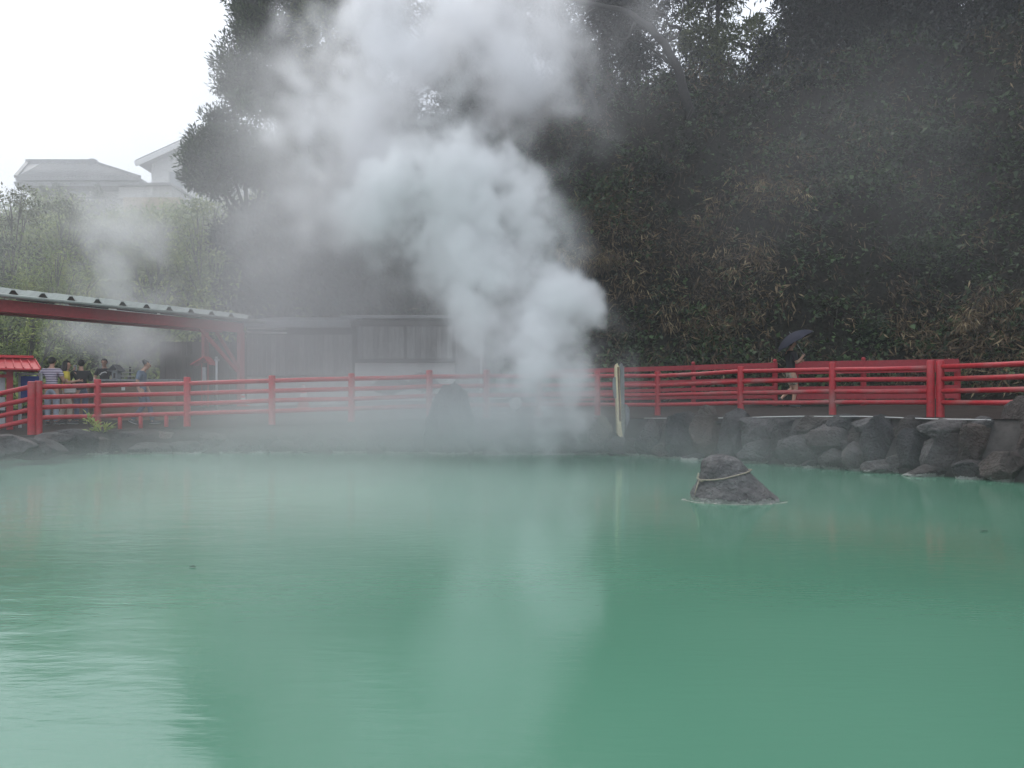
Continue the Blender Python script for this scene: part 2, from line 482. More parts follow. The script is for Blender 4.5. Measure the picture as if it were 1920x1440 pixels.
def smooth(a, b, x):
    t = np.clip((x - a) / (b - a), 0, 1); return t * t * (3 - 2 * t)
def land_z(x, y):
    x = np.asarray(x, dtype=float); y = np.asarray(y, dtype=float)
    zp = path_z(x, y)
    d = foot_d(x, y)
    right = np.where(d > 0, np.where(d < 1.2, d * 1.2, 1.44 + (d - 1.2) * 1.85), 0)
    crest = 12.6 + 1.0 * fbm(np.stack([x * 0.12, y * 0.12, x * 0], -1), 3)
    right = np.minimum(right, crest + 0.15 * np.maximum(d - 8, 0))
    left = np.where(d > 0, np.minimum(d * 0.62, 11.6), 0)
    k = smooth(-13.5, -9.5, x)
    h = left * (1 - k) + right * k
    b = fbm(np.stack([x * 0.35, y * 0.35, h * 0.35], -1), 4)
    return zp + h + np.where(d > 0.3, b * np.minimum(d, 2.4) * 1.6, 0)

_wt = []
for _px, _py in [(1000, 848), (1170, 852), (1250, 859), (1350, 866), (1450, 871), (1530, 878), (1620, 884), (1700, 890), (1800, 897), (1900, 905), (2050, 918), (2250, 940)]:
    _y = HC * F / (_py - HOR) + 0.40
    _wt.append((PX(_px, _y), _y))
def edge_y(x):
    """Front edge of the path: just behind the rocks on the left, the top of the stone wall on the right."""
    x = np.asarray(x, dtype=float)
    a = shore_y(x) + 0.62
    b = np.interp(x, [p[0] for p in _wt], [p[1] for p in _wt])
    b = np.where(x > _wt[-1][0], _wt[-1][1] - (x - _wt[-1][0]) * 1.3, b)
    return np.where(x > 0.6, np.maximum(a, b), a)
def inpond(x, y):
    return (y < shore_y(x)) & (x > -13.5) & (x < 9.6) & (y > 0.7)

def make_ground():
    def ax(lo, hi, flo, fhi, st):
        a = np.arange(flo, fhi + 1e-6, st)
        out = [a]
        g = st; v = flo
        pre = []
        while v > lo: g *= 1.25; v -= g; pre.append(v)
        g = st; v = fhi; post = []
        while v < hi: g *= 1.25; v += g; post.append(v)
        return np.concatenate([np.array(pre[::-1]), a, np.array(post)])
    xs = ax(-140, 140, -22, 22, 0.4); ys = ax(-140, 140, -2, 40, 0.4)
    X, Y = np.meshgrid(xs, ys, indexing='ij')
    Z = land_z(X, Y) - 0.08
    dsh = np.minimum(np.minimum(edge_y(X) + 0.1 - Y, X + 13.7), np.minimum(12.8 - X, Y - 0.5))
    Z = np.where(Y < 0.6, 0.12, Z)
    k = smooth(-0.1, 0.5, dsh)
    Z = Z * (1 - k) + (-0.9) * k
    nx, ny = X.shape
    V = np.stack([X, Y, Z], -1).reshape(-1, 3)
    i = np.arange(nx * ny).reshape(nx, ny)
    Fq = np.stack([i[:-1, :-1], i[1:, :-1], i[1:, 1:], i[:-1, 1:]], -1).reshape(-1, 4)
    o = link('ground', np_mesh('ground', V, Fq, True), M['soil'])
    tag(o, kind='structure')
make_ground()

def make_path():
    xs = np.linspace(-15, 14.5, 150); n = 26
    X = np.repeat(xs[:, None], n, 1)
    y0 = edge_y(xs) + 0.03 * np.sin(xs * 3.1); y1 = foot_y(xs) + 0.5
    t = np.linspace(0, 1, n)[None, :]
    Y = y0[:, None] * (1 - t) + y1[:, None] * t
    Z = path_z(X, Y)
    V = np.stack([X, Y, Z], -1).reshape(-1, 3)
    i = np.arange(150 * n).reshape(150, n)
    Fq = np.stack([i[:-1, :-1], i[1:, :-1], i[1:, 1:], i[:-1, 1:]], -1).reshape(-1, 4)
    tag(link('path', np_mesh('path', V, Fq, True), M['path']), kind='structure')
make_path()

# milky hot-spring water
def make_water():
    t = NT('milky_water')
    c = worldpos(t)
    mp = t.n('ShaderNodeMapping'); mp.inputs['Scale'].default_value = (1.0, 2.2, 1.0); t.l(c, mp.inputs['Vector'])
    n1 = t.noise(1.6, 3, 0.5, mp.outputs[0], 0.4)
    n2 = t.noise(6.5, 2, 0.5, mp.outputs[0], 0.2)
    big = t.noise(0.30, 2, 0.5, c)
    sep = t.n('ShaderNodeSeparateXYZ'); t.l(c, sep.inputs[0])
    left = t.n('ShaderNodeMapRange'); left.interpolation_type = 'SMOOTHSTEP'
    t.l(t.math('ADD', sep.outputs['X'], t.math('MULTIPLY', sep.outputs['Y'], 0.33)), left.inputs['Value'])
    left.inputs['From Min'].default_value = 1.4; left.inputs['From Max'].default_value = -1.2
    left.inputs['To Min'].default_value = 0.12; left.inputs['To Max'].default_value = 1.0
    h = t.math('ADD', t.math('MULTIPLY', n1.outputs['Fac'], 1.0), t.math('MULTIPLY', n2.outputs['Fac'], 0.16))
    h = t.math('MULTIPLY', h, left.outputs[0])
    mp2 = t.n('ShaderNodeMapping'); mp2.inputs['Scale'].default_value = (2.2, 9.0, 1.0); t.l(c, mp2.inputs['Vector'])
    n3 = t.noise(2.4, 3, 0.6, mp2.outputs[0], 0.3)
    h = t.math('ADD', h, t.math('MULTIPLY', n3.outputs['Fac'], 0.17))
    var = t.ramp(big.outputs['Fac'], [(0.3, (0.074, 0.205, 0.133)), (0.7, (0.104, 0.256, 0.172))])
    b = t.bsdf(var.outputs[0], 0.10, 0.90, 0, h, 0.13, 0.05)
    b.inputs['IOR'].default_value = 1.45
    xs = np.linspace(-14.6, 13.0, 60); ys = np.linspace(0.3, 17.2, 40)
    X, Y = np.meshgrid(xs, ys, indexing='ij')
    V = np.stack([X, Y, X * 0], -1).reshape(-1, 3)
    i = np.arange(60 * 40).reshape(60, 40)
    Fq = np.stack([i[:-1, :-1], i[1:, :-1], i[1:, 1:], i[:-1, 1:]], -1).reshape(-1, 4)
    tag(link('water', np_mesh('water', V, Fq, True), t.m), kind='structure')
make_water()

# ------------------------------------------------------------------ rocks
_ICO = {}
def ico(sub):
    if sub not in _ICO:
        bm = bmesh.new(); bmesh.ops.create_icosphere(bm, subdivisions=sub, radius=1.0)
        bm.verts.index_update()
        _ICO[sub] = (np.array([v.co[:] for v in bm.verts]), np.array([[v.index for v in f.verts] for f in bm.faces]))
        bm.free()
    return _ICO[sub]

def rock_mesh(name, c, size, seed=0, sub=4, planes=9, rough=0.10, taper=0.0, rz=None, flat=0.62):
    rg = np.random.default_rng(seed)
    V, Fq = ico(sub)
    p = V.copy()
    for k in range(planes):
        n = rg.normal(size=3); n /= np.linalg.norm(n)
        d = rg.uniform(flat, 0.92)
        s = p @ n
        m = s > d
        p[m] -= np.outer((s[m] - d) * 0.92, n)
    q = p + rg.uniform(0, 20, 3)
    p = p * (1 + rough * 2.4 * fbm(q * 1.5, 3)[:, None] + rough * 1.1 * fbm(q * 6, 3)[:, None])
    if taper:
        k = 1 - taper * np.clip((p[:, 2] + 0.2) / 1.2, -0.4, 1)
        p[:, 0] *= k; p[:, 1] *= k
    p = p * np.array(size)
    a = rg.uniform(-0.5, 0.5) if rz is None else rz
    ca, sa = math.cos(a), math.sin(a)
    p = np.stack([p[:, 0] * ca - p[:, 1] * sa, p[:, 0] * sa + p[:, 1] * ca, p[:, 2]], -1)
    return np_mesh(name, p + np.array(c), Fq, True)

def stone_wall():
    rz = P(1500, 780, 13)
    root = empty('stone_wall', (6.0, 12.8, 0), 'dark retaining wall of large fitted boulders under the red railing beside the roped pond rock', 'stone wall')
    pxs = np.array([1170, 1250, 1350, 1450, 1530, 1620, 1700, 1800, 1900, 2050, 2250])
    wl_ = np.array([852, 859, 866, 871, 878, 884, 890, 897, 905, 918, 940])
    def bot(px):
        py = np.interp(px, pxs, wl_); Y = HC * F / (py - HOR); return P(px, py, Y)
    def top(px):
        Y = bot(px).y + 0.42
        return P(px, 786, Y)
    # backing
    mb = MB(); n = 40
    us = np.linspace(1165, 2200, n)
    vs = []
    for u in us:
        b, t_ = bot(u), top(u)
        vs += [b + Vector((0, 0.20, -0.4)), b + Vector((0, 0.20, 0.05)), t_ + Vector((0, 0.02, 0.0)), t_ + Vector((0, 0.6, -0.01))]
    fs = []
    for i in range(n - 1):
        for k in range(3):
            fs.append((i * 4 + k, (i + 1) * 4 + k, (i + 1) * 4 + k + 1, i * 4 + k + 1))
    mb.smooth = True
    mb.add(vs, fs); mb.build('mortar', M['mortar'], root)
    rg = np.random.default_rng(5)
    mats = [M['rock'], M['rock'], M['rock_brown'], M['rock_dark']]
    # boulders: (px, py, half width px, half height px)
    B = [(1225, 826, 30, 34), (1280, 822, 32, 42), (1328, 822, 26, 44), (1380, 826, 28, 46), (1432, 812, 36, 30), (1428, 850, 34, 22), (1475, 835, 22, 30), (1478, 802, 30, 20),
         (1512, 850, 38, 28), (1566, 828, 42, 26), (1540, 798, 34, 16), (1590, 796, 30, 14), (1572, 864, 26, 18), (1618, 858, 28, 26), (1622, 818, 24, 20), (1660, 832, 30, 40),
         (1652, 796, 34, 16), (1668, 880, 36, 16), (1715, 806, 30, 20), (1724, 846, 36, 40), (1790, 806, 48, 22), (1775, 858, 42, 40), (1840, 845, 38, 36), (1855, 806, 30, 20),
         (1752, 890, 40, 14), (1830, 888, 40, 20), (1900, 878, 44, 34), (1985, 860, 50, 60), (2080, 850, 52, 60), (1195, 846, 22, 20), (1252, 852, 22, 16), (1310, 862, 24, 12), (1362, 868, 24, 12),
         (1262, 797, 18, 12), (1305, 794, 16, 9), (1352, 795, 20, 10), (1400, 795, 16, 10), (1690, 868, 16, 14), (1640, 845, 14, 16), (1532, 872, 20, 10), (1598, 838, 14, 14), (1500, 815, 16, 14), (1690, 812, 12, 12)]
    for k, (px, py, hw, hh) in enumerate(B):
        b, t_ = bot(px), top(px)
        pyb = float(np.interp(px, pxs, wl_))
        v = np.clip((pyb - py) / (pyb - 786), 0, 1)
        c = b.lerp(t_, v)
        Y = c.y
        # slope: keep the centre on the wall face at the photo's row
        c = P(px, py, Y) + Vector((0, 0.12, 0))
        s = Y / F
        me = rock_mesh('boulder', c, (hw * s * 1.36, max(hw, hh) * s * 0.66, hh * s * 1.40), 100 + k, 5, 15, 0.09, 0.0, rg.uniform(-0.2, 0.2), 0.56)
        link('boulder', me, mats[k % 4], root)
    return root, bot, top
STONE, WBOT, WTOP = stone_wall()

def low_rocks():
    root = empty('rock_edging', (-6, 15.8, 0), 'low flat lava rock edging under the red railing along the far left shore', 'rock edging')
    rg = np.random.default_rng(9)
    L = [(15, 838, 40, 16), (70, 842, 45, 14), (130, 830, 40, 18), (172, 838, 30, 13), (225, 832, 36, 16), (262, 822, 26, 10), (318, 824, 34, 13), (285, 842, 34, 10), (350, 842, 34, 11), (395, 832, 34, 16),
         (440, 838, 32, 14), (490, 834, 36, 15), (540, 838, 34, 13), (590, 832, 38, 16), (645, 836, 36, 14), (700, 832, 38, 17), (750, 838, 34, 14), (798, 834, 30, 16), (905, 836, 30, 16), (955, 838, 32, 18), (1010, 838, 34, 18), (1062, 838, 30, 18), (1100, 842, 24, 12),
         (160, 815, 34, 7), (100, 822, 30, 8), (410, 815, 34, 8), (500, 815, 36, 8), (600, 812, 36, 9), (690, 810, 36, 10), (760, 808, 30, 10), (920, 808, 34, 14), (985, 808, 34, 14), (1050, 810, 34, 16), (-40, 850, 40, 18)]
    for k, (px, py, hw, hh) in enumerate(L):
        X0 = PX(px, 15.8)
        ys = float(shore_y(X0))
        Y = ys + 0.15 + max(0, (845 - py)) * 0.018
        c = P(px, py, Y); s = Y / F
        me = rock_mesh('boulder', c, (hw * s * 1.3, 0.34, hh * s * 1.5), 300 + k, 4, 10, 0.10, 0, rg.uniform(-0.3, 0.3), 0.6)
        link('boulder', me, M['rock_dark'] if k % 3 else M['rock'], root)
    # earth packed between the rocks and the path
    mb = MB(); mb.smooth = True
    xs = np.linspace(PX(-60, 15), PX(1120, 15.6), 60); vs = []; fs = []
    for x in xs:
        y = float(shore_y(x)); z = float(path_z(x, y + 0.9))
        j = 0.04 * math.sin(x * 5) + 0.03 * math.sin(x * 11.3)
        vs += [Vector((x, y + 0.12, -0.3)), Vector((x, y + 0.16 + j, z * 0.55)), Vector((x, y + 0.62 + j, z - 0.015)), Vector((x, y + 0.95, z + 0.012 + j * 0.2))]
    for i in range(len(xs) - 1):
        for k in range(3): fs.append((i * 4 + k, (i + 1) * 4 + k, (i + 1) * 4 + k + 1, i * 4 + k + 1))
    mb.add(vs, fs); mb.build('packed_earth', M['mortar'], root)
low_rocks()

def crust_ring(name, c, rx, ry, parent, seed=1, a0=0.0, a1=2 * math.pi, mat=None):
    """Irregular flat crust of white mineral and foam at the water line."""
    rg = np.random.default_rng(seed); mb = MB(); mb.smooth = True
    n = 200
    vs = []; fs = []
    for i in range(n + 1):
        a = a0 + (a1 - a0) * i / n
        q = np.array([[math.cos(a) * 3 + seed, math.sin(a) * 3, 0.0]])
        w = 0.003 + 0.16 * max(0, float(fbm(q * 5.2, 3)[0]) - 0.03)
        k = 1 + 0.10 * float(fbm(q * 1.2, 3)[0]) + 0.05 * float(fbm(q * 6, 2)[0])
        for rr, zz in ((0.95, 0.004), (1.0, 0.004 + w * .25), (1.0 + w, 0.002)):
            vs.append(Vector(c) + Vector((math.cos(a) * rx * k * rr, math.sin(a) * ry * k * rr, zz)))
    for i in range(n):
        a = a0 + (a1 - a0) * i / n
        for k in range(2): fs.append((i * 3 + k, i * 3 + k + 1, (i + 1) * 3 + k + 1, (i + 1) * 3 + k))
    mb.add(vs, fs)
    return mb.build(name, mat or M['crust'], parent)

# the roped rock standing in the pond
def pond_rock():
    yb = HC * F / (945 - HOR)
    c = P(1366, 945, yb + 0.35); s = c.y / F
    root = empty('pond_rock', (c.x, c.y, 0), 'grey cone shaped rock standing alone in the green water with a rope round it', 'rock')
    V, Fq = ico(5)
    p = V.copy()
    # profile by height: bell that leans left
    z = p[:, 2]; ang = np.arctan2(p[:, 1], p[:, 0])
    zz = (z + 1) / 2
    prof = np.interp(zz, [0, 0.15, 0.3, 0.45, 0.6, 0.75, 0.88, 0.96, 1.0], [80, 78, 66, 56, 47, 41, 33, 20, 0.0])
    rr = prof * s
    x = np.cos(ang) * rr; y = np.sin(ang) * rr * 0.8
    lean = np.interp(zz, [0, 0.3, 0.6, 1.0], [12, 4, -6, -16]) * s
    hgt = (zz * 92 - 6) * s
    q = np.stack([np.cos(ang) * 1.4, np.sin(ang) * 1.4, zz * 2.6], -1)
    nz = 1 + 0.30 * fbm(q * 1.1 + 3, 3) + 0.16 * fbm(q * 4 + 9, 4)
    p = np.stack([x * nz + lean + c.x, y * nz + c.y, hgt * (1 + 0.05 * fbm(q * 2, 3))], -1)
    link('rock_body', np_mesh('rock_body', p, Fq, True), M['rock_light'], root)
    crust_ring('mineral_crust', (c.x + 0.07, c.y - 0.02, 0), 0.56, 0.42, root, 4, R(170), R(335))
    # straw rope tied round the rock: top-level, it rests on the rock
    mb = MB()
    pts = []
    for i in range(41):
        a = 2 * math.pi * i / 40
        # tilt of the loop in the photo: left end lower
        zr = (47 + 7 * math.cos(a) - 2 * math.sin(2 * a)) * s
        z01 = (zr / s + 6) / 92
        r_ = np.interp(z01, [0, 0.15, 0.3, 0.45, 0.6, 0.75], [80, 78, 66, 56, 47, 41]) * s
        q = np.array([[math.cos(a) * 1.4, math.sin(a) * 1.4, z01 * 2.6]])
        n_ = 1 + 0.30 * float(fbm(q * 1.1 + 3, 3)[0]) + 0.16 * float(fbm(q * 4 + 9, 4)[0])
        ln = np.interp(z01, [0, 0.3, 0.6, 1.0], [12, 4, -6, -16]) * s
        pts.append(Vector((c.x + ln + math.cos(a) * (r_ * n_ + 0.012), c.y + math.sin(a) * (r_ * 0.8 * n_ + 0.012), zr)))
    mb.tube(pts, 0.008, 8, False)
    k = pts[2]; k2 = pts[21]
    rp = empty('rope', (k.x, k.y, k.z), 'thin straw rope tied with knots round the rock in the pond', 'rope')
    mb.build('loop', M['rope'], rp)
    m2 = MB(); m2.tube([k + Vector((-0.03, -0.03, 0.05)), k + Vector((0.0, -0.04, 0.0)), k + Vector((0.03, -0.05, -0.08)), k + Vector((0.06, -0.05, -0.17))], [0.016, 0.02, 0.012, 0.006], 7)
    m2.tube([k + Vector((-0.02, -0.03, 0.02)), k + Vector((0.05, -0.04, 0.02))], [0.012, 0.008], 6); m2.build('knot', M['rope'], rp)
    m3 = MB(); m3.tube([k2 + Vector((-0.01, -0.03, 0.07)), k2 + Vector((-0.02, -0.03, 0.01)), k2 + Vector((0.02, -0.05, -0.02)), k2 + Vector((0.06, -0.07, 0.0))], [0.008, 0.013, 0.012, 0.005], 6)
    m3.tube([k2 + Vector((0, -0.03, 0)), k2 + Vector((-0.04, -0.03, -0.12)), k2 + Vector((-0.06, -0.03, -0.22))], [0.01, 0.007, 0.004], 6); m3.build('knot', M['rope'], rp)
pond_rock()

def lone_rock(name, px, py, Y, hw, hh, label, mat, seed, taper=0.0, depth=0.8, sub=5, planes=10, rz=0.0, crust=None, rough=0.12):
    c = P(px, py, Y); s = Y / F
    me = rock_mesh(name, c, (hw * s, hw * s * depth, hh * s), seed, sub, planes, rough, taper, rz)
    o = link(name, me, mat, None, (c.x, c.y, c.z - hh * s))
    tag(o, label, 'rock')
    return o
lone_rock('standing_rock', 848, 792, 16.2, 60, 82, 'tall dark lava rock on the far shore between the red railing and the steam', M['rock_dark'], 41, 0.42, 0.8, 5, 9, 0.2, rough=0.2)
lone_rock('mineral_rock', 1126, 815, 15.9, 32, 36, 'pale mineral crusted rock beside the foot of the steam', M['rock_pale'], 44, 0.25, 0.9)
lone_rock('mineral_rock', 1160, 838, 15.5, 30, 20, 'small grey rock with whitish crust under the cream wooden signboard', M['rock'], 47, 0.3, 0.9)
lone_rock('dark_boulder', 1935, 825, 10.6, 80, 92, 'big smooth dark boulder leaning on the right end of the stone wall', M['rock_brown'], 52, 0.35, 0.9)
lone_rock('garden_rock', 735, 722, 22.5, 38, 18, 'grey garden rock behind the red railing in front of the white plinth', M['rock'], 55, 0.2, 0.8, 4)
lone_rock('garden_rock', 795, 716, 22.8, 30, 20, 'dark garden rock behind the red railing next to the tall lava rock', M['rock_dark'], 57, 0.2, 0.8, 4)
lone_rock('garden_rock', 860, 745, 21.5, 48, 36, 'large rounded garden rock half lost in the thick steam', M['rock_dark'], 58, 0.2, 0.8, 4)

# ------------------------------------------------------------------ red railings round the pond
def railing(name, label, posts, group, end_l=None, end_r=None, pegs=()):
    """posts: (px, Y, top row, base row, four rail rows)."""
    px, Y, t_, b_, _ = posts[0]
    root = empty(name, tuple(P(px, b_, Y)), label, 'railing', group)
    for (px, Y, ty, by, rows, real) in [(p + (True,))[:6] if len(p) == 5 else p for p in posts]:
        if not real: continue
        a = P(px, by, Y); b = P(px, ty, Y)
        mb = MB(); r = 0.073
        a = Vector((b.x, b.y, a.z - 0.08))
        mb.tube([a, a + Vector((0, 0, 0.10)), a.lerp(b, 0.5), b - Vector((0, 0, 0.018)), b - Vector((0, 0, 0.006)), b], [r * 1.06, r * 1.02, r, r, r * 0.93, r * 0.78], 16)
        mb.build('post', M['red'], root)
    rg = random.Random(len(posts))
    for k in range(4):
        pts = []
        for i, p in enumerate(posts):
            q = P(p[0], p[4][k], p[1])
            if i:
                m = pts[-1].lerp(q, 0.5); m.z += rg.uniform(-0.012, 0.008); pts.append(m)
            pts.append(q)
        mb = MB(); mb.tube(pts, 0.050, 12)
        mb.build('rail', M['red'], root)
    for (px, Y, ty, by) in pegs:
        mb = MB(); mb.tube([P(px, by, Y) - Vector((0, 0, 0.05)), P(px, ty, Y)], 0.044, 10); mb.build('peg', M['red'], root)
    return root

G1 = 'red round-rail railings round the pond'
railing('railing', 'red round railing crossing the far shore behind the steam and tall dark rock', [
    (72, 16.0, 714, 815, (725, 744.5, 764, 783)), (183, 17, 711, 805, (722.5, 741, 761, 781)), (351, 17, 707, 801, (719, 738, 757, 775.5)), (510, 17.1, 704, 797, (714, 733, 751, 771)),
    (659, 17.3, 700, 792, (710, 729, 748, 766)), (805, 17.5, 694, 786, (706, 724, 742, 761)), (912, 17.9, 693, 783, (705, 723, 741, 759)), (1010, 18.4, 693, 781, (704.5, 722.5, 740, 758)),
    (1120, 18.9, 695, 780, (705, 723, 740.5, 758.5)), (1233, 19.2, 696, 779.5, (705, 723, 740.6, 759)), (1389, 17.7, 687, 777.5, (696, 715.6, 736.5, 755)),
    (1561, 16.4, 680, 778.5, (693, 712, 733.5, 754)), (1745, 15.1, 676, 783, (690, 711, 733.5, 754))], G1,
    pegs=[(225, 17, 780, 807), (264, 17, 779, 807), (312, 17, 777, 805)])
railing('railing', 'red round railing sloping down beside the small red roofed notice shelter', [
    (59, 15.9, 715, 817, (725, 747.5, 767.5, 787)), (-60, 16.2, 742, 838, (750, 772, 793, 812)), (-190, 16.6, 768, 864, (777, 799, 820, 840))], G1)
railing('railing', 'red round railing running off behind the big smooth dark boulder', [
    (1763, 15.0, 676, 783, (688, 711, 733.5, 755)), (2010, 12.6, 664, 792, (677, 702.5, 728, 753)), (2320, 10.4, 650, 806, (664, 693, 722, 752))], G1)

def board_fence(label, posts, boards, group):
    """boards: list of rows at each station [(px, Y, [(top, bottom), ...])]."""
    px, Y, ty, by = posts[0]
    root = empty('board_fence', tuple(P(px, by, Y)), label, 'fence', group)
    for (px, Y, ty, by) in posts:
        mb = MB(); a = P(px, by, Y); b = P(px, ty, Y); w = 0.11
        b = Vector((a.x, a.y, b.z))
        h = b.z - a.z
        mb.box((a.x, a.y, a.z + (h - 0.10) / 2 - 0.04), (w, w, h - 0.02), 0.05, 0.006)
        mb.lathe((a.x, a.y, b.z - 0.075), [(0.052, -0.01), (0.058, 0.02), (0.05, 0.05), (0.03, 0.07), (0.0, 0.078)], 14)
        mb.build('post', M['red_dull'], root)
    n = len(boards[0][2])
    for k in range(n):
        for i in range(len(boards) - 1):
            (p0, Y0, r0), (p1, Y1, r1) = boards[i], boards[i + 1]
            t0, b0 = r0[k]; t1, b1 = r1[k]
            A, B = P(p0, (t0 + b0) / 2, Y0), P(p1, (t1 + b1) / 2, Y1)
            A.y -= 0.072; B.y -= 0.072
            h = ((b0 - t0) * Y0 + (b1 - t1) * Y1) / 2 / F
            d = (B - A).normalized() * 0.004
            mb = MB(); mb.beam(A + d, B - d, 0.03, h, 0.004); mb.build('board', M['red_dull'], root)
    return root
G2 = 'red board fences at the foot of the hillside'
board_fence('red fence of four narrow boards at the hillside foot left of the umbrella walker', [(1010, 22.3, 690, 757), (1155, 22.2, 684, 757), (1300, 22, 678, 756), (1453, 21.4, 673, 755)],
    [(1010, 22.3, [(694, 702), (720, 726), (735, 740), (748, 752)]), (1155, 22.2, [(690, 698), (716, 722), (731, 736.5), (746.5, 750.5)]), (1300, 22, [(685, 694), (712, 718), (727, 733), (743, 748)]), (1453, 21.4, [(680, 690.5), (708, 714), (724, 731), (740, 748)])], G2)
board_fence('red fence of two wide boards at the hillside foot right of the umbrella walker', [(1492, 21.2, 674, 756), (1619, 20.8, 669.5, 757), (1795, 20, 675, 757)],
    [(1492, 21.2, [(678, 702), (725, 749)]), (1619, 20.8, [(676.5, 700), (724, 748)]), (1795, 20, [(673, 697), (722, 747)])], G2)

def white_pipe(label, pts, r=0.016):
    mb = MB(); mb.tube(pts, r, 8)
    o = mb.build('white_pipe', M['offwhite'], None, tuple(pts[0])); tag(o, label, 'pipe')
rgp = random.Random(3)
pp = []
for px, py in [(1208, 784.5), (1262, 784), (1300, 784.5), (1350, 783.5), (1395, 783), (1440, 782), (1500, 781), (1560, 780.5), (1620, 781), (1680, 783), (1745, 785), (1800, 786.5), (1858, 787)]:
    Y = HC * F / (float(np.interp(px, [1170, 1250, 1350, 1450, 1530, 1620, 1700, 1800, 1900], [852, 859, 866, 871, 878, 884, 890, 897, 905])) - HOR) + 0.36
    pp.append(P(px, py + rgp.uniform(-0.5, 0.5), Y))
white_pipe('long thin white pipe laid along the top edge of the boulder wall', pp, 0.008)
white_pipe('short white pipe in the steam level with the round white sign disc', [P(897, 776, 17.2), P(930, 775.5, 17.2), P(952, 773, 17.2)], 0.013)
white_pipe('short upper white pipe leading to the round white sign disc', [P(915, 747, 17.6), P(935, 747, 17.6), P(954, 746.5, 17.6)], 0.012)
white_pipe('white kerb pipe on the ground before the low slatted shed', [P(478, 764, 23.4), P(520, 761, 23.5), P(565, 756.5, 23.6)], 0.02)

# round white sign disc on a stake in the steam
def round_sign():
    c = P(967, 757, 17.3)
    root = empty('sign_disc', (c.x, c.y, float(path_z(c.x, c.y))), 'round white sign disc on a short stake in the steam', 'lamp')
    mb = MB(); T = Matrix.Translation(c) @ Matrix.Rotation(R(90), 4, 'X')
    m2 = MB(); m2.lathe((0, 0, 0), [(0.0, 0.05), (0.11, 0.05), (0.13, 0.035), (0.143, 0.0), (0.13, -0.05), (0.05, -0.09), (0, -0.09)], 28)
    mb.smooth = True; mb.add([T @ Vector(v) for v in m2.v], m2.f); mb.build('disc', M['white'], root)
    m3 = MB(); m3.tube([Vector((c.x, c.y + 0.05, float(path_z(c.x, c.y)) - 0.2)), c + Vector((0, 0.05, -0.1))], 0.018, 8); m3.build('stake', M['steel'], root)
round_sign()

# signboard seen nearly edge-on
def signboard():
    Y = 15.7; s = Y / F
    base = P(1164, 832, Y)
    root = empty('signboard', tuple(base), 'weathered tall signboard of cream and grey boards seen edge-on beside the steam', 'signboard')
    def slab(name, mat, rows, dx, Y, th, seed):
        rg = random.Random(seed); mb = MB()
        L = []; Rr = []
        for (py, x0, x1) in rows:
            L.append(P(x0, py, Y)); Rr.append(P(x1, py, Y))
        n = len(rows); vs = []
        for a, b in zip(L, Rr):
            vs += [a, b, b + Vector((0.03, th, 0)), a + Vector((0.03, th, 0))]
        fs = [(0, 1, 2, 3)]
        for i in range(n - 1):
            for k in range(4):
                fs.append((i * 4 + k, (i + 1) * 4 + k, (i + 1) * 4 + (k + 1) % 4, i * 4 + (k + 1) % 4))
        fs.append(tuple((n - 1) * 4 + k for k in (3, 2, 1, 0)))
        mb.add(vs, fs); return mb.build(name, mat, root)
    slab('cream_board', M['cream'], [(681, 1157, 1158), (684, 1156, 1159), (688, 1155, 1161), (695, 1155, 1161.5), (720, 1155.5, 1162), (760, 1157, 1165), (790, 1158, 1166), (800, 1158, 1168), (812, 1158, 1170), (817, 1159.5, 1169.5), (821, 1166, 1169)], 0, Y, 0.5, 1)
    slab('grey_board', M['greywood'], [(681, 1165.5, 1166.5), (685, 1164.5, 1168), (690, 1163.3, 1170.5), (720, 1163.2, 1170.8), (750, 1164.5, 1171), (762, 1166, 1171.5)], 0, Y + 0.28, 0.5, 2)
    slab('grey_board', M['greywood'], [(758, 1173.5, 1175), (762, 1172.5, 1178), (768, 1172.5, 1180.5), (790, 1173, 1180.5), (806, 1173.2, 1179.5), (818, 1174.5, 1178), (822, 1175.5, 1177)], 0, Y + 0.25, 0.45, 3)
    slab('side_board', M['greywood'], [(707, 1152, 1155), (711, 1150.5, 1155), (725, 1150.2, 1155.2), (740, 1152, 1156), (747, 1153.5, 1156)], 0, Y + 0.1, 0.4, 4)
    slab('groove', M['brown_wood'], [(688, 1157.2, 1159), (700, 1157.6, 1159.3), (760, 1160.2, 1162), (790, 1161, 1163)], 0, Y - 0.006, 0.01, 8)
    slab('crusted_board', M['crust'], [(757, 1165, 1168), (762, 1165, 1172), (775, 1164.5, 1172.2), (790, 1165, 1171.5), (806, 1166, 1171.5), (818, 1168, 1170)], 0, Y - 0.03, 0.3, 5)
    mb = MB(); mb.tube([base - Vector((0, 0, 0.05)), P(1166, 815, Y + 0.2)], 0.035, 8); mb.build('stake', M['dark_wood'], root)
    rg = np.random.default_rng(4)
    for k, (px, py, w, h) in enumerate([(1166, 824, 5, 6), (1172, 833, 7, 7), (1163, 836, 6, 5)]):
        c = P(px, py, Y - 0.15); link('crust_lump', rock_mesh('crust_lump', c, (w * s, 0.08, h * s), 700 + k, 3, 6, 0.35), M['rock_pale'], root)
signboard()

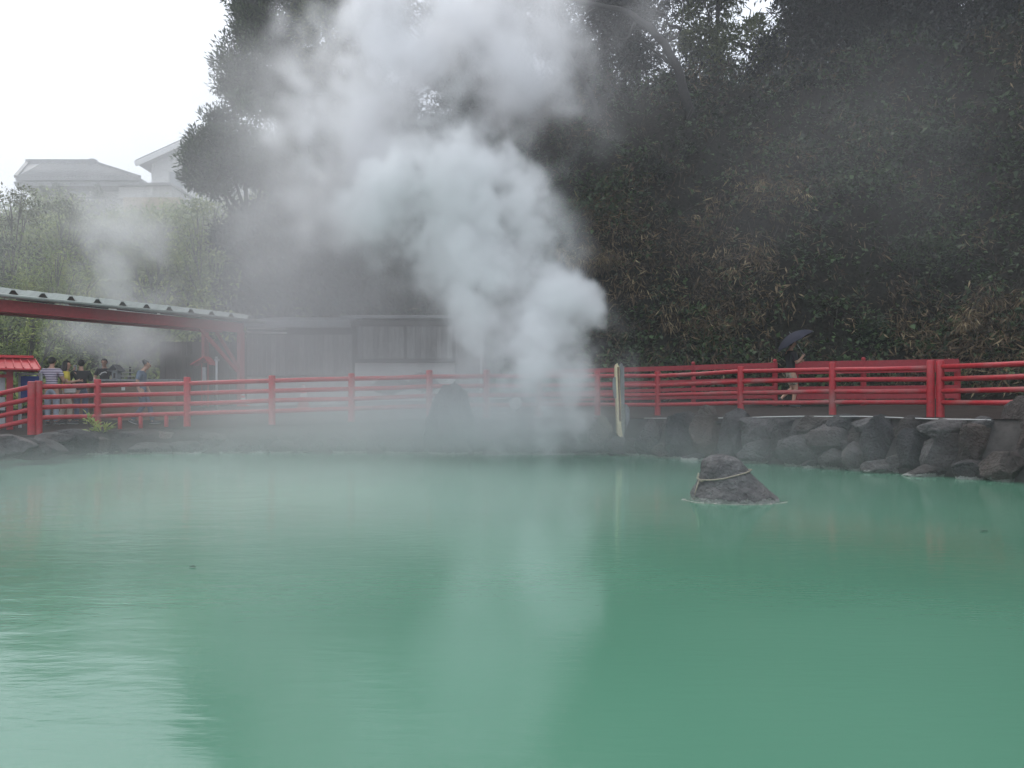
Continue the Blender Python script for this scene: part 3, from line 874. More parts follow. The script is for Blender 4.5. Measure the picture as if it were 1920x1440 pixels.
# ------------------------------------------------------------------ canopy pavilion on the far left
def canopy():
    A = P(0, 571, 18.6); B = P(449, 616, 24.0)
    A.z = B.z = (A.z + B.z) / 2
    u = (B - A).normalized(); w = Vector((-u.y, u.x, 0))
    A0 = A - u * 5.0
    root = empty('canopy', (B.x, B.y, float(path_z(B.x, B.y))), 'open canopy with faded red beams and pale green folded metal roof beside the people', 'canopy')
    mb = MB(); mb.beam(A0, B + u * 0.10, 0.16, 0.30, 0.01); mb.build('beam', M['red_beam'], root)
    C = w * 0.95; D = w * 1.9
    mb = MB(); mb.beam(A0 + C + Vector((0, 0, 0.02)), B + C + Vector((0, 0, 0.02)), 0.14, 0.26, 0.01); mb.build('beam', M['red_beam'], root)
    mb = MB(); mb.beam(A0 + D + Vector((0, 0, 0.10)), B + D + Vector((0, 0, 0.10)), 0.14, 0.26, 0.01); mb.build('beam', M['red_beam'], root)
    for q, t in ((0.05, 0.0), (0.05, 1.9), (-10.5, 1.9), (-10.5, 0.0)):
        b = B + u * q + w * t; zt = B.z - 0.14 + t * 0.055; zb = float(path_z(b.x, b.y)) - 0.1
        mb = MB(); mb.box((b.x, b.y, (zb + zt) / 2), (0.17, 0.17, zt - zb), math.atan2(u.y, u.x), 0.008); mb.build('post', M['red_beam'], root)
    b = B + u * 0.0
    mb = MB(); mb.beam(Vector((b.x, b.y, B.z - 1.35)) - u * 0.08, B - u * 1.35 + Vector((0, 0, -0.12)), 0.07, 0.10); mb.build('brace', M['red_beam'], root)
    mb = MB(); mb.beam(Vector((b.x, b.y, B.z - 1.2)) + w * 0.08, B + w * 1.2 + Vector((0, 0, -0.08)), 0.07, 0.10); mb.build('brace', M['red_beam'], root)
    # cross joists under the roof
    for k in range(9):
        q = B - u * (0.1 + k * 1.35)
        mb = MB(); mb.beam(q + Vector((0, 0, 0.19)) - w * 0.15, q + D + Vector((0, 0, 0.44)), 0.07, 0.08); mb.build('joist', M['dark_wood'], root)
    # folded metal roof
    mb = MB(); pitch = 0.66; L = (B - A0).length + 0.75
    n = int(L / pitch); vs = []; fs = []
    prof = [(0.0, 0.0), (0.36, 0.0), (0.46, 0.13), (0.53, 0.13), (0.62, 0.0)]
    pts = []
    for k in range(n + 1):
        for (a, h) in prof: pts.append((k * pitch + a, h))
    for (a, h) in pts:
        base = B + u * (0.6 - a)
        for t in (-0.38, 2.0):
            for dz in (0.0, -0.02):
                vs.append(base + w * t + Vector((0, 0, 0.24 + h + 0.145 * (t + 0.38) + dz)))
    for i in range(len(pts) - 1):
        o = i * 4; p = o + 4
        fs += [(o, o + 2, p + 2, p), (o + 1, p + 1, p + 3, o + 3), (o, p, p + 1, o + 1), (o + 2, o + 3, p + 3, p + 2)]
    mb.add(vs, fs); mb.build('roof', M['green_metal'], root)
    mb = MB(); mb.tube([B + u * 0.65 - w * 0.42 + Vector((0, 0, 0.20)), A0 - w * 0.42 + Vector((0, 0, 0.20))], 0.05, 8); mb.build('gutter', M['green_metal'], root)
canopy()

# ------------------------------------------------------------------ sheds behind the railing
def sheds():
    Y = 25.2
    a, b = PX(462, Y), PX(664, Y)
    def z(py, Y=Y): return HC + (HOR - py) / F * Y
    root = empty('shed', (a, Y, 1.0), 'long low shed with weathered vertical slats on a pale plinth beside the canopy post', 'shed')
    mb = MB(); mb.box(((a + b) / 2, Y + 1.55, (0.7 + z(704)) / 2), (b - a, 3.0, z(704) - 0.7)); mb.build('plinth', M['offwhite'], root)
    mb = MB(); rg = random.Random(2); x = a + 0.02
    while x < b - 0.12:
        wd = rg.uniform(0.13, 0.17); mb.cur = 1 if rg.random() < 0.35 else 0
        mb.box((x + wd / 2, Y + 0.02 + rg.uniform(0, 0.012), (z(703) + z(627)) / 2), (wd - 0.012, 0.03, z(627) - z(703) - rg.uniform(0, 0.03)))
        x += wd
    mb.build('slats', [M['slat'], M['slat_b']], root)
    mb = MB(); mb.box(((a + b) / 2, Y + 1.60, (z(704) + z(612)) / 2 + 0.01), (b - a - 0.02, 2.95, z(612) - z(704) - 0.02)); mb.build('wall', M['dark_wood'], root)
    mb = MB(); mb.box(((a + b) / 2, Y - 0.03, z(705.5)), (b - a + 0.05, 0.10, 0.05)); mb.build('sill', M['dark_wood'], root)
    mb = MB()
    vs = []
    for x in (a - 0.12, b - 0.01):
        vs += [Vector((x, Y - 0.45, z(608))), Vector((x, Y - 0.45, z(608) + 0.05)), Vector((x, Y + 3.4, z(608) + 0.62)), Vector((x, Y + 3.4, z(608) + 0.55))]
    mb.add(vs, [(0, 1, 2, 3), (7, 6, 5, 4), (0, 4, 5, 1), (1, 5, 6, 2), (2, 6, 7, 3), (3, 7, 4, 0)]); mb.build('roof', M['grey_roof'], root)
    mb = MB(); mb.box(((a + b) / 2 - 0.05, Y - 0.42, z(606) - 0.10), (b - a + 0.06, 0.05, 0.16)); mb.build('fascia', M['grey_roof'], root)
    for py in (616.5, 624):
        mb = MB(); mb.tube([Vector((PX(468, Y), Y - 0.2, z(py))), Vector((PX(541, Y), Y - 0.2, z(py + 1.5)))], 0.032, 8); mb.build('pipe', M['white'], root)
    # taller shed
    Y2 = 24.9
    a, b = PX(665, Y2), PX(852, Y2)
    zz = lambda py: z(py, Y2)
    root = empty('slatted_house', (a, Y2, 1.0), 'taller slatted wooden house with a pale plinth half hidden by the steam', 'wooden house')
    mb = MB(); mb.box(((a + b) / 2, Y2 + 1.75, (0.7 + zz(680)) / 2), (b - a, 3.4, zz(680) - 0.7)); mb.build('plinth', M['offwhite'], root)
    mb = MB(); mb.box(((a + b) / 2, Y2 + 1.80, (zz(679) + zz(600)) / 2), (b - a - 0.04, 3.3, zz(600) - zz(679))); mb.build('wall', M['dark_wood'], root)
    x = a + 0.08; mb = MB()
    while x < b - 0.1:
        wd = 0.17; mb.cur = 1 if rg.random() < 0.3 else 0
        mb.box((x + wd / 2, Y2 + 0.04 + rg.uniform(0, 0.02), (zz(672) + zz(612)) / 2), (wd - 0.014, 0.04, zz(612) - zz(672)))
        x += wd
    mb.build('slats', [M['slat'], M['slat_b']], root)
    for px in (666.5, 760, 851):
        mb = MB(); xx = PX(px, Y2); mb.box((xx, Y2 - 0.01, (zz(676) + zz(606)) / 2), (0.09, 0.09, zz(606) - zz(676))); mb.build('corner_post', M['dark_wood'], root)
    mb = MB(); mb.box(((a + b) / 2, Y2 - 0.03, zz(676.5)), (b - a + 0.08, 0.12, 0.09)); mb.build('sill', M['dark_wood'], root)
    mb = MB(); mb.box(((a + b) / 2, Y2 - 0.05, zz(607)), (b - a + 0.1, 0.10, 0.13)); mb.build('lintel', M['dark_wood'], root)
    mb = MB(); vs = []
    for x in (a - 0.3, PX(915, Y2)):
        vs += [Vector((x, Y2 - 0.6, zz(600))), Vector((x, Y2 - 0.6, zz(600) + 0.07)), Vector((x, Y2 + 1.6, zz(600) + 0.34)), Vector((x, Y2 + 3.8, zz(600) + 0.10)), Vector((x, Y2 + 3.8, zz(600))), Vector((x, Y2 + 1.6, zz(600) + 0.24))]
    mb.add(vs, [(0, 1, 2, 5), (5, 2, 3, 4), (6, 11, 8, 7), (11, 10, 9, 8), (0, 6, 7, 1), (1, 7, 8, 2), (2, 8, 9, 3), (3, 9, 10, 4), (4, 10, 11, 5), (5, 11, 6, 0)])
    mb.build('roof', M['grey_roof'], root)
    a2, b2 = b + 0.01, PX(905, Y2)
    mb = MB(); mb.box(((a2 + b2) / 2, Y2 + 1.2, (0.8 + zz(603)) / 2), (b2 - a2, 2.2, zz(603) - 0.8)); mb.build('side_wall', M['slat_b'], root)
    mb = MB(); mb.box((b2 - 0.05, Y2 + 0.06, (0.9 + zz(605)) / 2), (0.07, 0.06, zz(605) - 0.9)); mb.build('trim', M['offwhite'], root)
sheds()

# dark timber screen, small roofed box and standpipe under the canopy
def under_canopy():
    Y = 26.0
    a, b = PX(300, Y), PX(462, Y)
    root = empty('timber_screen', ((a + b) / 2, Y, 1.0), 'dark timber screen wall at the back of the canopy', 'screen')
    mb = MB(); x = a; rg = random.Random(8)
    while x < b:
        mb.box((x + 0.09, Y + rg.uniform(0, 0.02), 1.85), (0.17, 0.04, 2.5)); x += 0.18
    mb.build('boards', M['dark_wood'], root)
    for zz in (1.2, 2.6):
        mb = MB(); mb.box(((a + b) / 2, Y - 0.06, zz), (b - a, 0.06, 0.10)); mb.build('batten', M['dark_wood'], root)
    Y = 23.0
    c = P(378, 700, Y); zb = float(path_z(c.x, c.y))
    root = empty('roofed_post', (c.x, c.y, zb), 'small post with a little sloping red roof under the canopy', 'roofed post')
    mb = MB(); e = P(362, 683, Y); t = P(388, 669, Y)
    mb.beam(P(361, 684, Y) + Vector((0, 0.1, 0)), P(386, 669, Y) + Vector((0, 0.1, 0)), 0.5, 0.035); mb.build('roof', M['red_roof'], root)
    mb = MB(); mb.beam(P(386, 669, Y) + Vector((0, 0.1, 0)), P(398, 684, Y) + Vector((0, 0.1, 0)), 0.5, 0.035); mb.build('roof', M['red_roof'], root)
    mb = MB(); mb.box((PX(381, Y), Y + 0.1, (zb + P(0, 680, Y).z) / 2), (0.10, 0.10, P(0, 680, Y).z - zb)); mb.build('post', M['dark_wood'], root)
    mb = MB(); mb.box((PX(383, Y), Y - 0.0, P(0, 702, Y).z), (0.10, 0.06, 0.42)); mb.build('plaque', M['notice'], root)
    c = P(406, 700, 22.6); zb = float(path_z(c.x, c.y))
    root = empty('standpipe', (c.x, c.y, zb), 'thin steel standpipe with a tap head in front of the timber screen', 'standpipe')
    mb = MB(); mb.tube([Vector((c.x, c.y, zb - 0.05)), P(406, 672, 22.6)], 0.035, 10); mb.build('pipe', M['steel'], root)
    mb = MB(); mb.tube([P(402, 675, 22.6), P(411, 675, 22.6)], 0.03, 8); mb.tube([P(406, 669, 22.6), P(406, 674, 22.6)], 0.045, 8); mb.build('tap', M['steel'], root)
under_canopy()

# steam kitchen counters
def kitchen():
    Y = 21.8
    def counter(label, x0, x1, Y, top, mat, topm, n):
        a, b = PX(x0, Y), PX(x1, Y); zb = float(path_z((a + b) / 2, Y)) - 0.05; zt = HC + (HOR - top) / F * Y
        root = empty('steam_counter', ((a + b) / 2, Y, zb), label, 'counter', 'wooden steam kitchen counters')
        mb = MB(); mb.box(((a + b) / 2, Y + 0.45, (zb + zt) / 2 - 0.03), (b - a - 0.06, 0.9, zt - zb - 0.06)); mb.build('body', mat, root)
        mb = MB(); h = (zt - zb - 0.1) / n
        for k in range(n):
            mb.box(((a + b) / 2, Y - 0.01, zb + 0.05 + h * (k + 0.5)), (b - a, 0.04, h - 0.02))
        mb.build('planks', mat, root)
        mb = MB(); mb.box(((a + b) / 2, Y + 0.44, zt), (b - a + 0.12, 1.02, 0.06), 0, 0.008); mb.build('worktop', topm, root)
        return zt
    zt = counter('dark brown plank counter behind the striped and yellow shirts', 98, 168, 21.9, 722, M['brown_wood'], M['dark_wood'], 5)
    zt2 = counter('brown plank counter with a grey worktop below the little model shrine', 176, 330, 22.0, 713, M['brown_wood'], M['greywood'], 4)
    # model shrine on the counter
    Yc = 22.3; c = P(218, 705, Yc); c.z = zt2 + 0.03
    root = empty('model_shrine', tuple(c), 'little grey model shrine with pitched roof standing on the kitchen counter', 'model shrine')
    mb = MB(); mb.box((c.x, Yc, c.z + 0.13), (0.16, 0.2, 0.26)); mb.build('body', M['greywood'], root)
    mb = MB(); mb.box((c.x, Yc - 0.105, c.z + 0.11), (0.05, 0.02, 0.14)); mb.build('door', M['dark_wood'], root)
    for sx in (-1, 1):
        mb = MB(); mb.beam(Vector((c.x, Yc - 0.16, c.z + 0.42)) + Vector((0, 0.16, 0)), Vector((c.x + sx * 0.17, Yc, c.z + 0.24)), 0.36, 0.03); mb.build('roof', M['tile'], root)
    # slatted rack
    root = empty('slat_rack', (PX(240, 22.6), 22.6, zt2), 'low rack of pale slats on the counter right of the model shrine', 'rack')
    for k, py in enumerate((691, 698, 705)):
        mb = MB(); mb.beam(P(224, py, 22.6), P(246 + 3 * k, py + 0.3, 22.6), 0.05, 0.025); mb.build('slat', M['offwhite'], root)
    for px in (226, 244):
        mb = MB(); mb.beam(P(px, 688, 22.65), Vector((PX(px, 22.65), 22.65, zt2)), 0.04, 0.04); mb.build('upright', M['dark_wood'], root)
    o = MB(); o.tube([P(187, 703, 22.1), P(191, 699, 22.1), P(197, 697.5, 22.1), P(200, 699, 22.1)], 0.018, 8); tag(o.build('tap', M['white'], None, tuple(P(187, 703, 22.1))), 'curved white tap on the kitchen counter before the man in black', 'tap')
    # paper notice on the counter front
    mb = MB(); mb.box((PX(231, 21.95), 21.95, P(0, 729, 21.95).z), (0.10, 0.012, 0.09)); tag(mb.build('paper_notice', M['white'], None, (PX(231, 21.95), 21.95, P(0, 729, 21.95).z)), 'small white paper notice stuck on the brown plank counter', 'notice')
kitchen()

# notice shelter with red roof at the far left
def notice_shelter():
    Y = 17.6
    D = P(76, 691.5, Y); th = math.atan2(D.x, D.y)
    r = Vector((math.cos(th), -math.sin(th), 0)); f = Vector((math.sin(th), math.cos(th), 0)); up = Vector((0, 0, 1))
    W_ = 2.3; eave = D.z; ridge = P(70, 670.5, Y + .5).z + 0.02
    ctr = D - r * W_ / 2 + f * .6
    zg = float(path_z(ctr.x, ctr.y))
    root = empty('notice_shelter', (ctr.x, ctr.y, zg), 'small notice shelter with a bright red ribbed roof and red posts', 'notice shelter')
    def at(u, v, z): q = D + r * u + f * v; return Vector((q.x, q.y, z))
    C = at(-W_, 0, eave); A = at(-W_ + .2, .62, ridge); B = at(-.16, .62, ridge); E = at(-W_, 1.24, eave); G = at(-.05, 1.24, eave)
    dn = Vector((0, 0, -0.035))
    mb = MB(); vs = [C, D, B, A, E, G] + [v + dn for v in (C, D, B, A, E, G)]
    mb.add(vs, [(0, 1, 2, 3), (3, 2, 5, 4), (6, 9, 8, 7), (9, 10, 11, 8), (0, 6, 7, 1), (1, 7, 8, 2), (2, 8, 11, 5), (5, 11, 10, 4), (4, 10, 9, 3), (3, 9, 6, 0)])
    mb.build('roof', M['red_roof'], root)
    mb = MB(); n = 14
    for k in range(n + 1):
        t = k / n; a = C.lerp(D, t); b = A.lerp(B, t).lerp(a, 0.28)
        mb.beam(a + up * .012, b + up * .02, 0.022, 0.04)
    mb.build('roof_ribs', M['red_roof'], root)
    mb = MB(); mb.beam(A.lerp(C, 0.13) + up * .02, B.lerp(D, 0.13) + up * .02, 0.30, 0.06); mb.build('ridge_cap', M['red_roof'], root)
    rz = -th
    for u in (-.60, -2.0):
        q = at(u, .45, 0); zb = float(path_z(q.x, q.y)) - 0.25
        mb = MB(); mb.box((q.x, q.y, (zb + eave + 0.12) / 2), (0.13, 0.13, eave + 0.12 - zb), rz, 0.006); mb.build('post', M['red_dull'], root)
    q = at(-1.3, .45, HC + (HOR - 705) / F * Y); mb = MB(); mb.box(tuple(q), (1.27, 0.07, 0.07), rz); mb.build('crossbar', M['red_dull'], root)
    for py, h in ((722, .36), (757, .30), (790, .18)):
        q = at(-1.3, .50, HC + (HOR - py) / F * Y); mb = MB(); mb.box(tuple(q), (1.22, 0.04, h), rz); mb.build('notice_panel', M['notice'], root)
    # blue board beside it
    c = P(57, 728, 18.2)
    r2 = empty('blue_board', (c.x, c.y, float(path_z(c.x, c.y))), 'plain blue notice board on a grey frame between the red shelter and the striped shirt', 'notice board')
    mb = MB(); mb.box((c.x, c.y, P(0, 726, 18.2).z), (0.44, 0.03, 0.52)); mb.build('panel', M['blue'], r2)
    for dx in (-0.245, 0.245):
        mb = MB(); zb = float(path_z(c.x, c.y)) - 0.1; zt = P(0, 703, 18.2).z
        mb.box((c.x + dx, c.y, (zb + zt) / 2), (0.05, 0.05, zt - zb)); mb.build('leg', M['notice'], r2)
    mb = MB(); mb.box((c.x, c.y, P(0, 703, 18.2).z + 0.02), (0.54, 0.06, 0.04)); mb.build('top_bar', M['notice'], r2)
notice_shelter()

def cones():
    for k, (px, tip, base, Y, lab) in enumerate([(569, 721, 758, 22.3, 'red traffic cone with white bands in front of the low slatted shed'), (456, 737, 760, 23.3, 'small red cone with white top at the foot of the red canopy post')]):
        b = P(px, base, Y); b.z = float(path_z(b.x, b.y)); h = P(px, tip, Y).z - b.z
        root = empty('traffic_cone', tuple(b), lab, 'cone')
        mb = MB(); mb.lathe(tuple(b), [(0.0, 0.035), (0.15 * h / 0.6, 0.035), (0.03, h), (0, h + 0.005)], 16); mb.build('body', M['cone'], root)
        mb = MB(); mb.box((b.x, b.y, b.z + 0.018), (0.36, 0.36, 0.034), 0.3); mb.build('foot', M['cone'], root)
        for f in (0.45, 0.80):
            r = lambda q: (0.15 * h / 0.6) * (1 - q) + 0.03 * q + 0.004
            mb = MB(); mb.lathe(tuple(b), [(r(f), 0.035 + f * (h - 0.035)), (r(f + 0.17), 0.035 + (f + 0.17) * (h - 0.035))], 16); mb.build('band', M['white'], root)
cones()

# ------------------------------------------------------------------ houses on the hill
def houses():
    Y = 48.0
    def z(py, Y=Y): return HC + (HOR - py) / F * Y
    x0, x1 = PX(61, Y), PX(226, Y)
    root = empty('tiled_house', ((x0 + x1) / 2, Y, z(400)), 'pale traditional house with a wide hipped tile roof high on the misty hill', 'house')
    mb = MB(); mb.box(((x0 + x1) / 2, Y + 2.5, (z(405) + z(340)) / 2), (x1 - x0, 5.0, z(340) - z(405))); mb.build('wall', M['white'], root)
    def hip(name, e0, e1, yf, yb, ze, r0, r1, yr, zr, th=0.16, mat=M['tile']):
        mb = MB()
        vs = [Vector((e0, yf, ze)), Vector((e1, yf, ze)), Vector((e1, yb, ze)), Vector((e0, yb, ze)), Vector((r0, yr, zr)), Vector((r1, yr, zr))]
        vs += [v - Vector((0, 0, th)) for v in vs[:4]]
        mb.add(vs, [(0, 1, 5, 4), (1, 2, 5), (2, 3, 4, 5), (3, 0, 4), (6, 9, 8, 7), (0, 6, 7, 1), (1, 7, 8, 2), (2, 8, 9, 3), (3, 9, 6, 0)])
        o = mb.build(name, mat, root)
        m2 = MB(); n = 34
        for k in range(n):
            t = (k + 0.5) / n; a = Vector((e0 + (e1 - e0) * t, yf - 0.02, ze + 0.02)); xr = min(max(a.x, r0), r1)
            tt = 1.0
            if a.x < r0: tt = (a.x - e0) / max(1e-3, r0 - e0)
            if a.x > r1: tt = (e1 - a.x) / max(1e-3, e1 - r1)
            b = Vector((a.x, yf + (yr - yf) * tt, ze + (zr - ze) * tt + 0.03))
            if (b - a).length > 0.15: m2.tube([a, b], 0.05, 6)
        m2.build('tile_rows', mat, root)
        m3 = MB(); m3.beam(Vector((r0 - 0.1, yr, zr + 0.08)), Vector((r1 + 0.1, yr, zr + 0.08)), 0.25, 0.28)
        for q in ((e1, yf), (e0, yf)):
            rr = r1 if q[0] == e1 else r0
            m3.beam(Vector((q[0], q[1], ze + 0.06)), Vector((rr, yr, zr + 0.06)), 0.18, 0.16)
        m3.build('ridge', mat, root)
    hip('roof', PX(29, 47), PX(262, 47), 47.0, 53.8, z(333, 47), PX(45, 49.2), PX(172, 49.2), 49.6, z(306, 49.6))
    hip('lower_roof', PX(28, 46.8), PX(273, 46.8), 46.8, 54.2, z(345, 46.8), PX(70, 48), PX(225, 48), 48.0, z(338, 48), 0.12)
    mb = MB(); c = Vector((PX(174, 49.4), 49.4, z(304.5, 49.4)))
    mb.box(tuple(c), (0.35, 0.3, 0.45), 0, 0.06); mb.build('ridge_ornament', M['tile'], root)
    for a, b in ((66, 96), (100, 120), (124, 170), (174, 197)):
        f_ = MB(); f_.box((PX((a + b) / 2, Y), Y - 0.02, z(357)), (PX(b, Y) - PX(a, Y), 0.06, z(349) - z(367))); w_ = f_.build('window', M['offwhite'], root)
        g_ = MB(); g_.box((PX((a + b) / 2, Y), Y - 0.06, z(357)), (PX(b, Y) - PX(a, Y) - 0.16, 0.03, z(349) - z(367) - 0.14)); g_.build('pane', M['glass'], w_)
    mb = MB(); mb.beam(Vector((PX(94, 47.4), 47.4, z(371, 47.4))), Vector((PX(204, 47.4), 47.4, z(371, 47.4))), 0.1, 0.10)
    for px in range(94, 206, 8): mb.beam(Vector((PX(px, 47.4), 47.4, z(386, 47.4))), Vector((PX(px, 47.4), 47.4, z(371, 47.4))), 0.06, 0.06)
    mb.build('balcony_rail', M['grey_roof'], root)
    # second house
    Y = 54.0
    root = empty('gabled_house', (PX(340, Y), Y, 12.5), 'white gabled house on the hill partly hidden behind the tall evergreen', 'house')
    ax, az = PX(372, Y), z(262, Y); lx, lz = PX(268, Y), z(309, Y); rx = ax + (ax - lx)
    mb = MB(); wl0, wr0 = PX(284, Y), PX(460, Y)
    gz = lambda x: az - (abs(x - ax)) * (az - lz) / (ax - lx) - 0.18
    vs = []
    for yy in (Y, Y + 7):
        vs += [Vector((wl0, yy, 12.0)), Vector((wr0, yy, 12.0)), Vector((wr0, yy, gz(wr0))), Vector((ax, yy, gz(ax))), Vector((wl0, yy, gz(wl0)))]
    mb.add(vs, [(0, 1, 2, 3, 4), (9, 8, 7, 6, 5), (0, 5, 6, 1), (1, 6, 7, 2), (4, 9, 5, 0)]); mb.build('wall', M['white'], root)
    for sx, ex in ((-1, lx), (1, rx)):
        mb = MB(); a = Vector((ax, Y - 1.1, az)); b = Vector((ex, Y - 1.1, lz)); dy = Vector((0, 9, 0)); th = Vector((0, 0, -0.22))
        vs = [a, b, b + dy, a + dy, a + th, b + th, b + dy + th, a + dy + th]
        mb.add(vs, [(0, 1, 2, 3), (4, 7, 6, 5), (0, 4, 5, 1), (1, 5, 6, 2), (2, 6, 7, 3), (3, 7, 4, 0)]); mb.build('roof', M['grey_roof'], root)
        mb = MB(); mb.beam(a + Vector((0, -0.04, -0.30)), b + Vector((0, -0.04, -0.30)), 0.06, 0.34); mb.build('bargeboard', M['white'], root)
    f_ = MB(); f_.box((PX(335, Y), Y - 0.03, z(338, Y)), (1.4, 0.08, 1.3)); w_ = f_.build('window', M['offwhite'], root)
    g_ = MB(); g_.box((PX(335, Y), Y - 0.08, z(338, Y)), (1.2, 0.03, 1.1)); g_.build('pane', M['glass'], w_)
    # garden wall and annex
    Y = 47.0
    root = empty('annex', (PX(270, Y), Y, 12), 'low grey annex with a flat roof edge joining the two misty houses', 'annex')
    mb = MB(); mb.box((PX(272, Y), Y + 1.5, (z(372, Y) + z(349, Y)) / 2), (PX(322, Y) - PX(222, Y), 3, z(349, Y) - z(372, Y))); mb.build('wall', M['offwhite'], root)
    mb = MB(); mb.box((PX(272, Y), Y + 1.4, z(347, Y)), (PX(326, Y) - PX(220, Y), 3.4, 0.14)); mb.build('roof', M['grey_roof'], root)
    mb = MB(); mb.box((PX(284, Y), Y - 0.05, z(359, Y)), (0.14, 0.06, 0.5)); mb.build('downpipe', M['white'], root)
    Y = 45.5
    mb = MB(); mb.box((PX(285, Y), Y + 0.2, (z(430, Y) + z(370, Y)) / 2), (PX(330, Y) - PX(222, Y), 0.4, z(370, Y) - z(430, Y)))
    tag(mb.build('garden_wall', M['tan'], None, (PX(285, Y), Y, z(430, Y))), 'tan garden wall below the grey annex on the hill', 'wall')
    # white frame by the evergreen
    Y = 33
    root = empty('handrail', tuple(P(431, 385, Y)), 'white angled handrail frame standing at the edge of the evergreen', 'handrail')
    mb = MB(); mb.tube([P(431, 388, Y), P(431.5, 358, Y)], 0.045, 8); mb.build('post', M['white'], root)
    mb = MB(); mb.tube([P(431.5, 358, Y), P(452, 354, Y)], 0.045, 8); mb.build('bar', M['white'], root)
houses()

# ------------------------------------------------------------------ people
def skin_obj(name, nodes, edges, mat, parent, root_key, sub=2):
    """nodes: key -> (world co, (rx, ry)); grown with a Skin modifier, then frozen to a plain mesh."""
    keys = list(nodes); idx = {k: i for i, k in enumerate(keys)}
    me = bpy.data.meshes.new(name)
    me.from_pydata([tuple(nodes[k][0]) for k in keys], [(idx[a], idx[b]) for a, b in edges], [])
    tmp = bpy.data.objects.new(name + '_tmp', me); COL.objects.link(tmp)
    md = tmp.modifiers.new('Skin', 'SKIN'); md.use_smooth_shade = True; md.branch_smoothing = 0.3
    for k in keys:
        sv = me.skin_vertices[0].data[idx[k]]
        sv.radius = nodes[k][1]; sv.use_root = (k == root_key); sv.use_loose = False
    ss = tmp.modifiers.new('Sub', 'SUBSURF'); ss.levels = sub; ss.render_levels = sub
    dg = bpy.context.evaluated_depsgraph_get()
    out = bpy.data.meshes.new_from_object(tmp.evaluated_get(dg))
    bpy.data.objects.remove(tmp); bpy.data.meshes.remove(me)
    out.name = name
    return link(name, out, mat, parent)

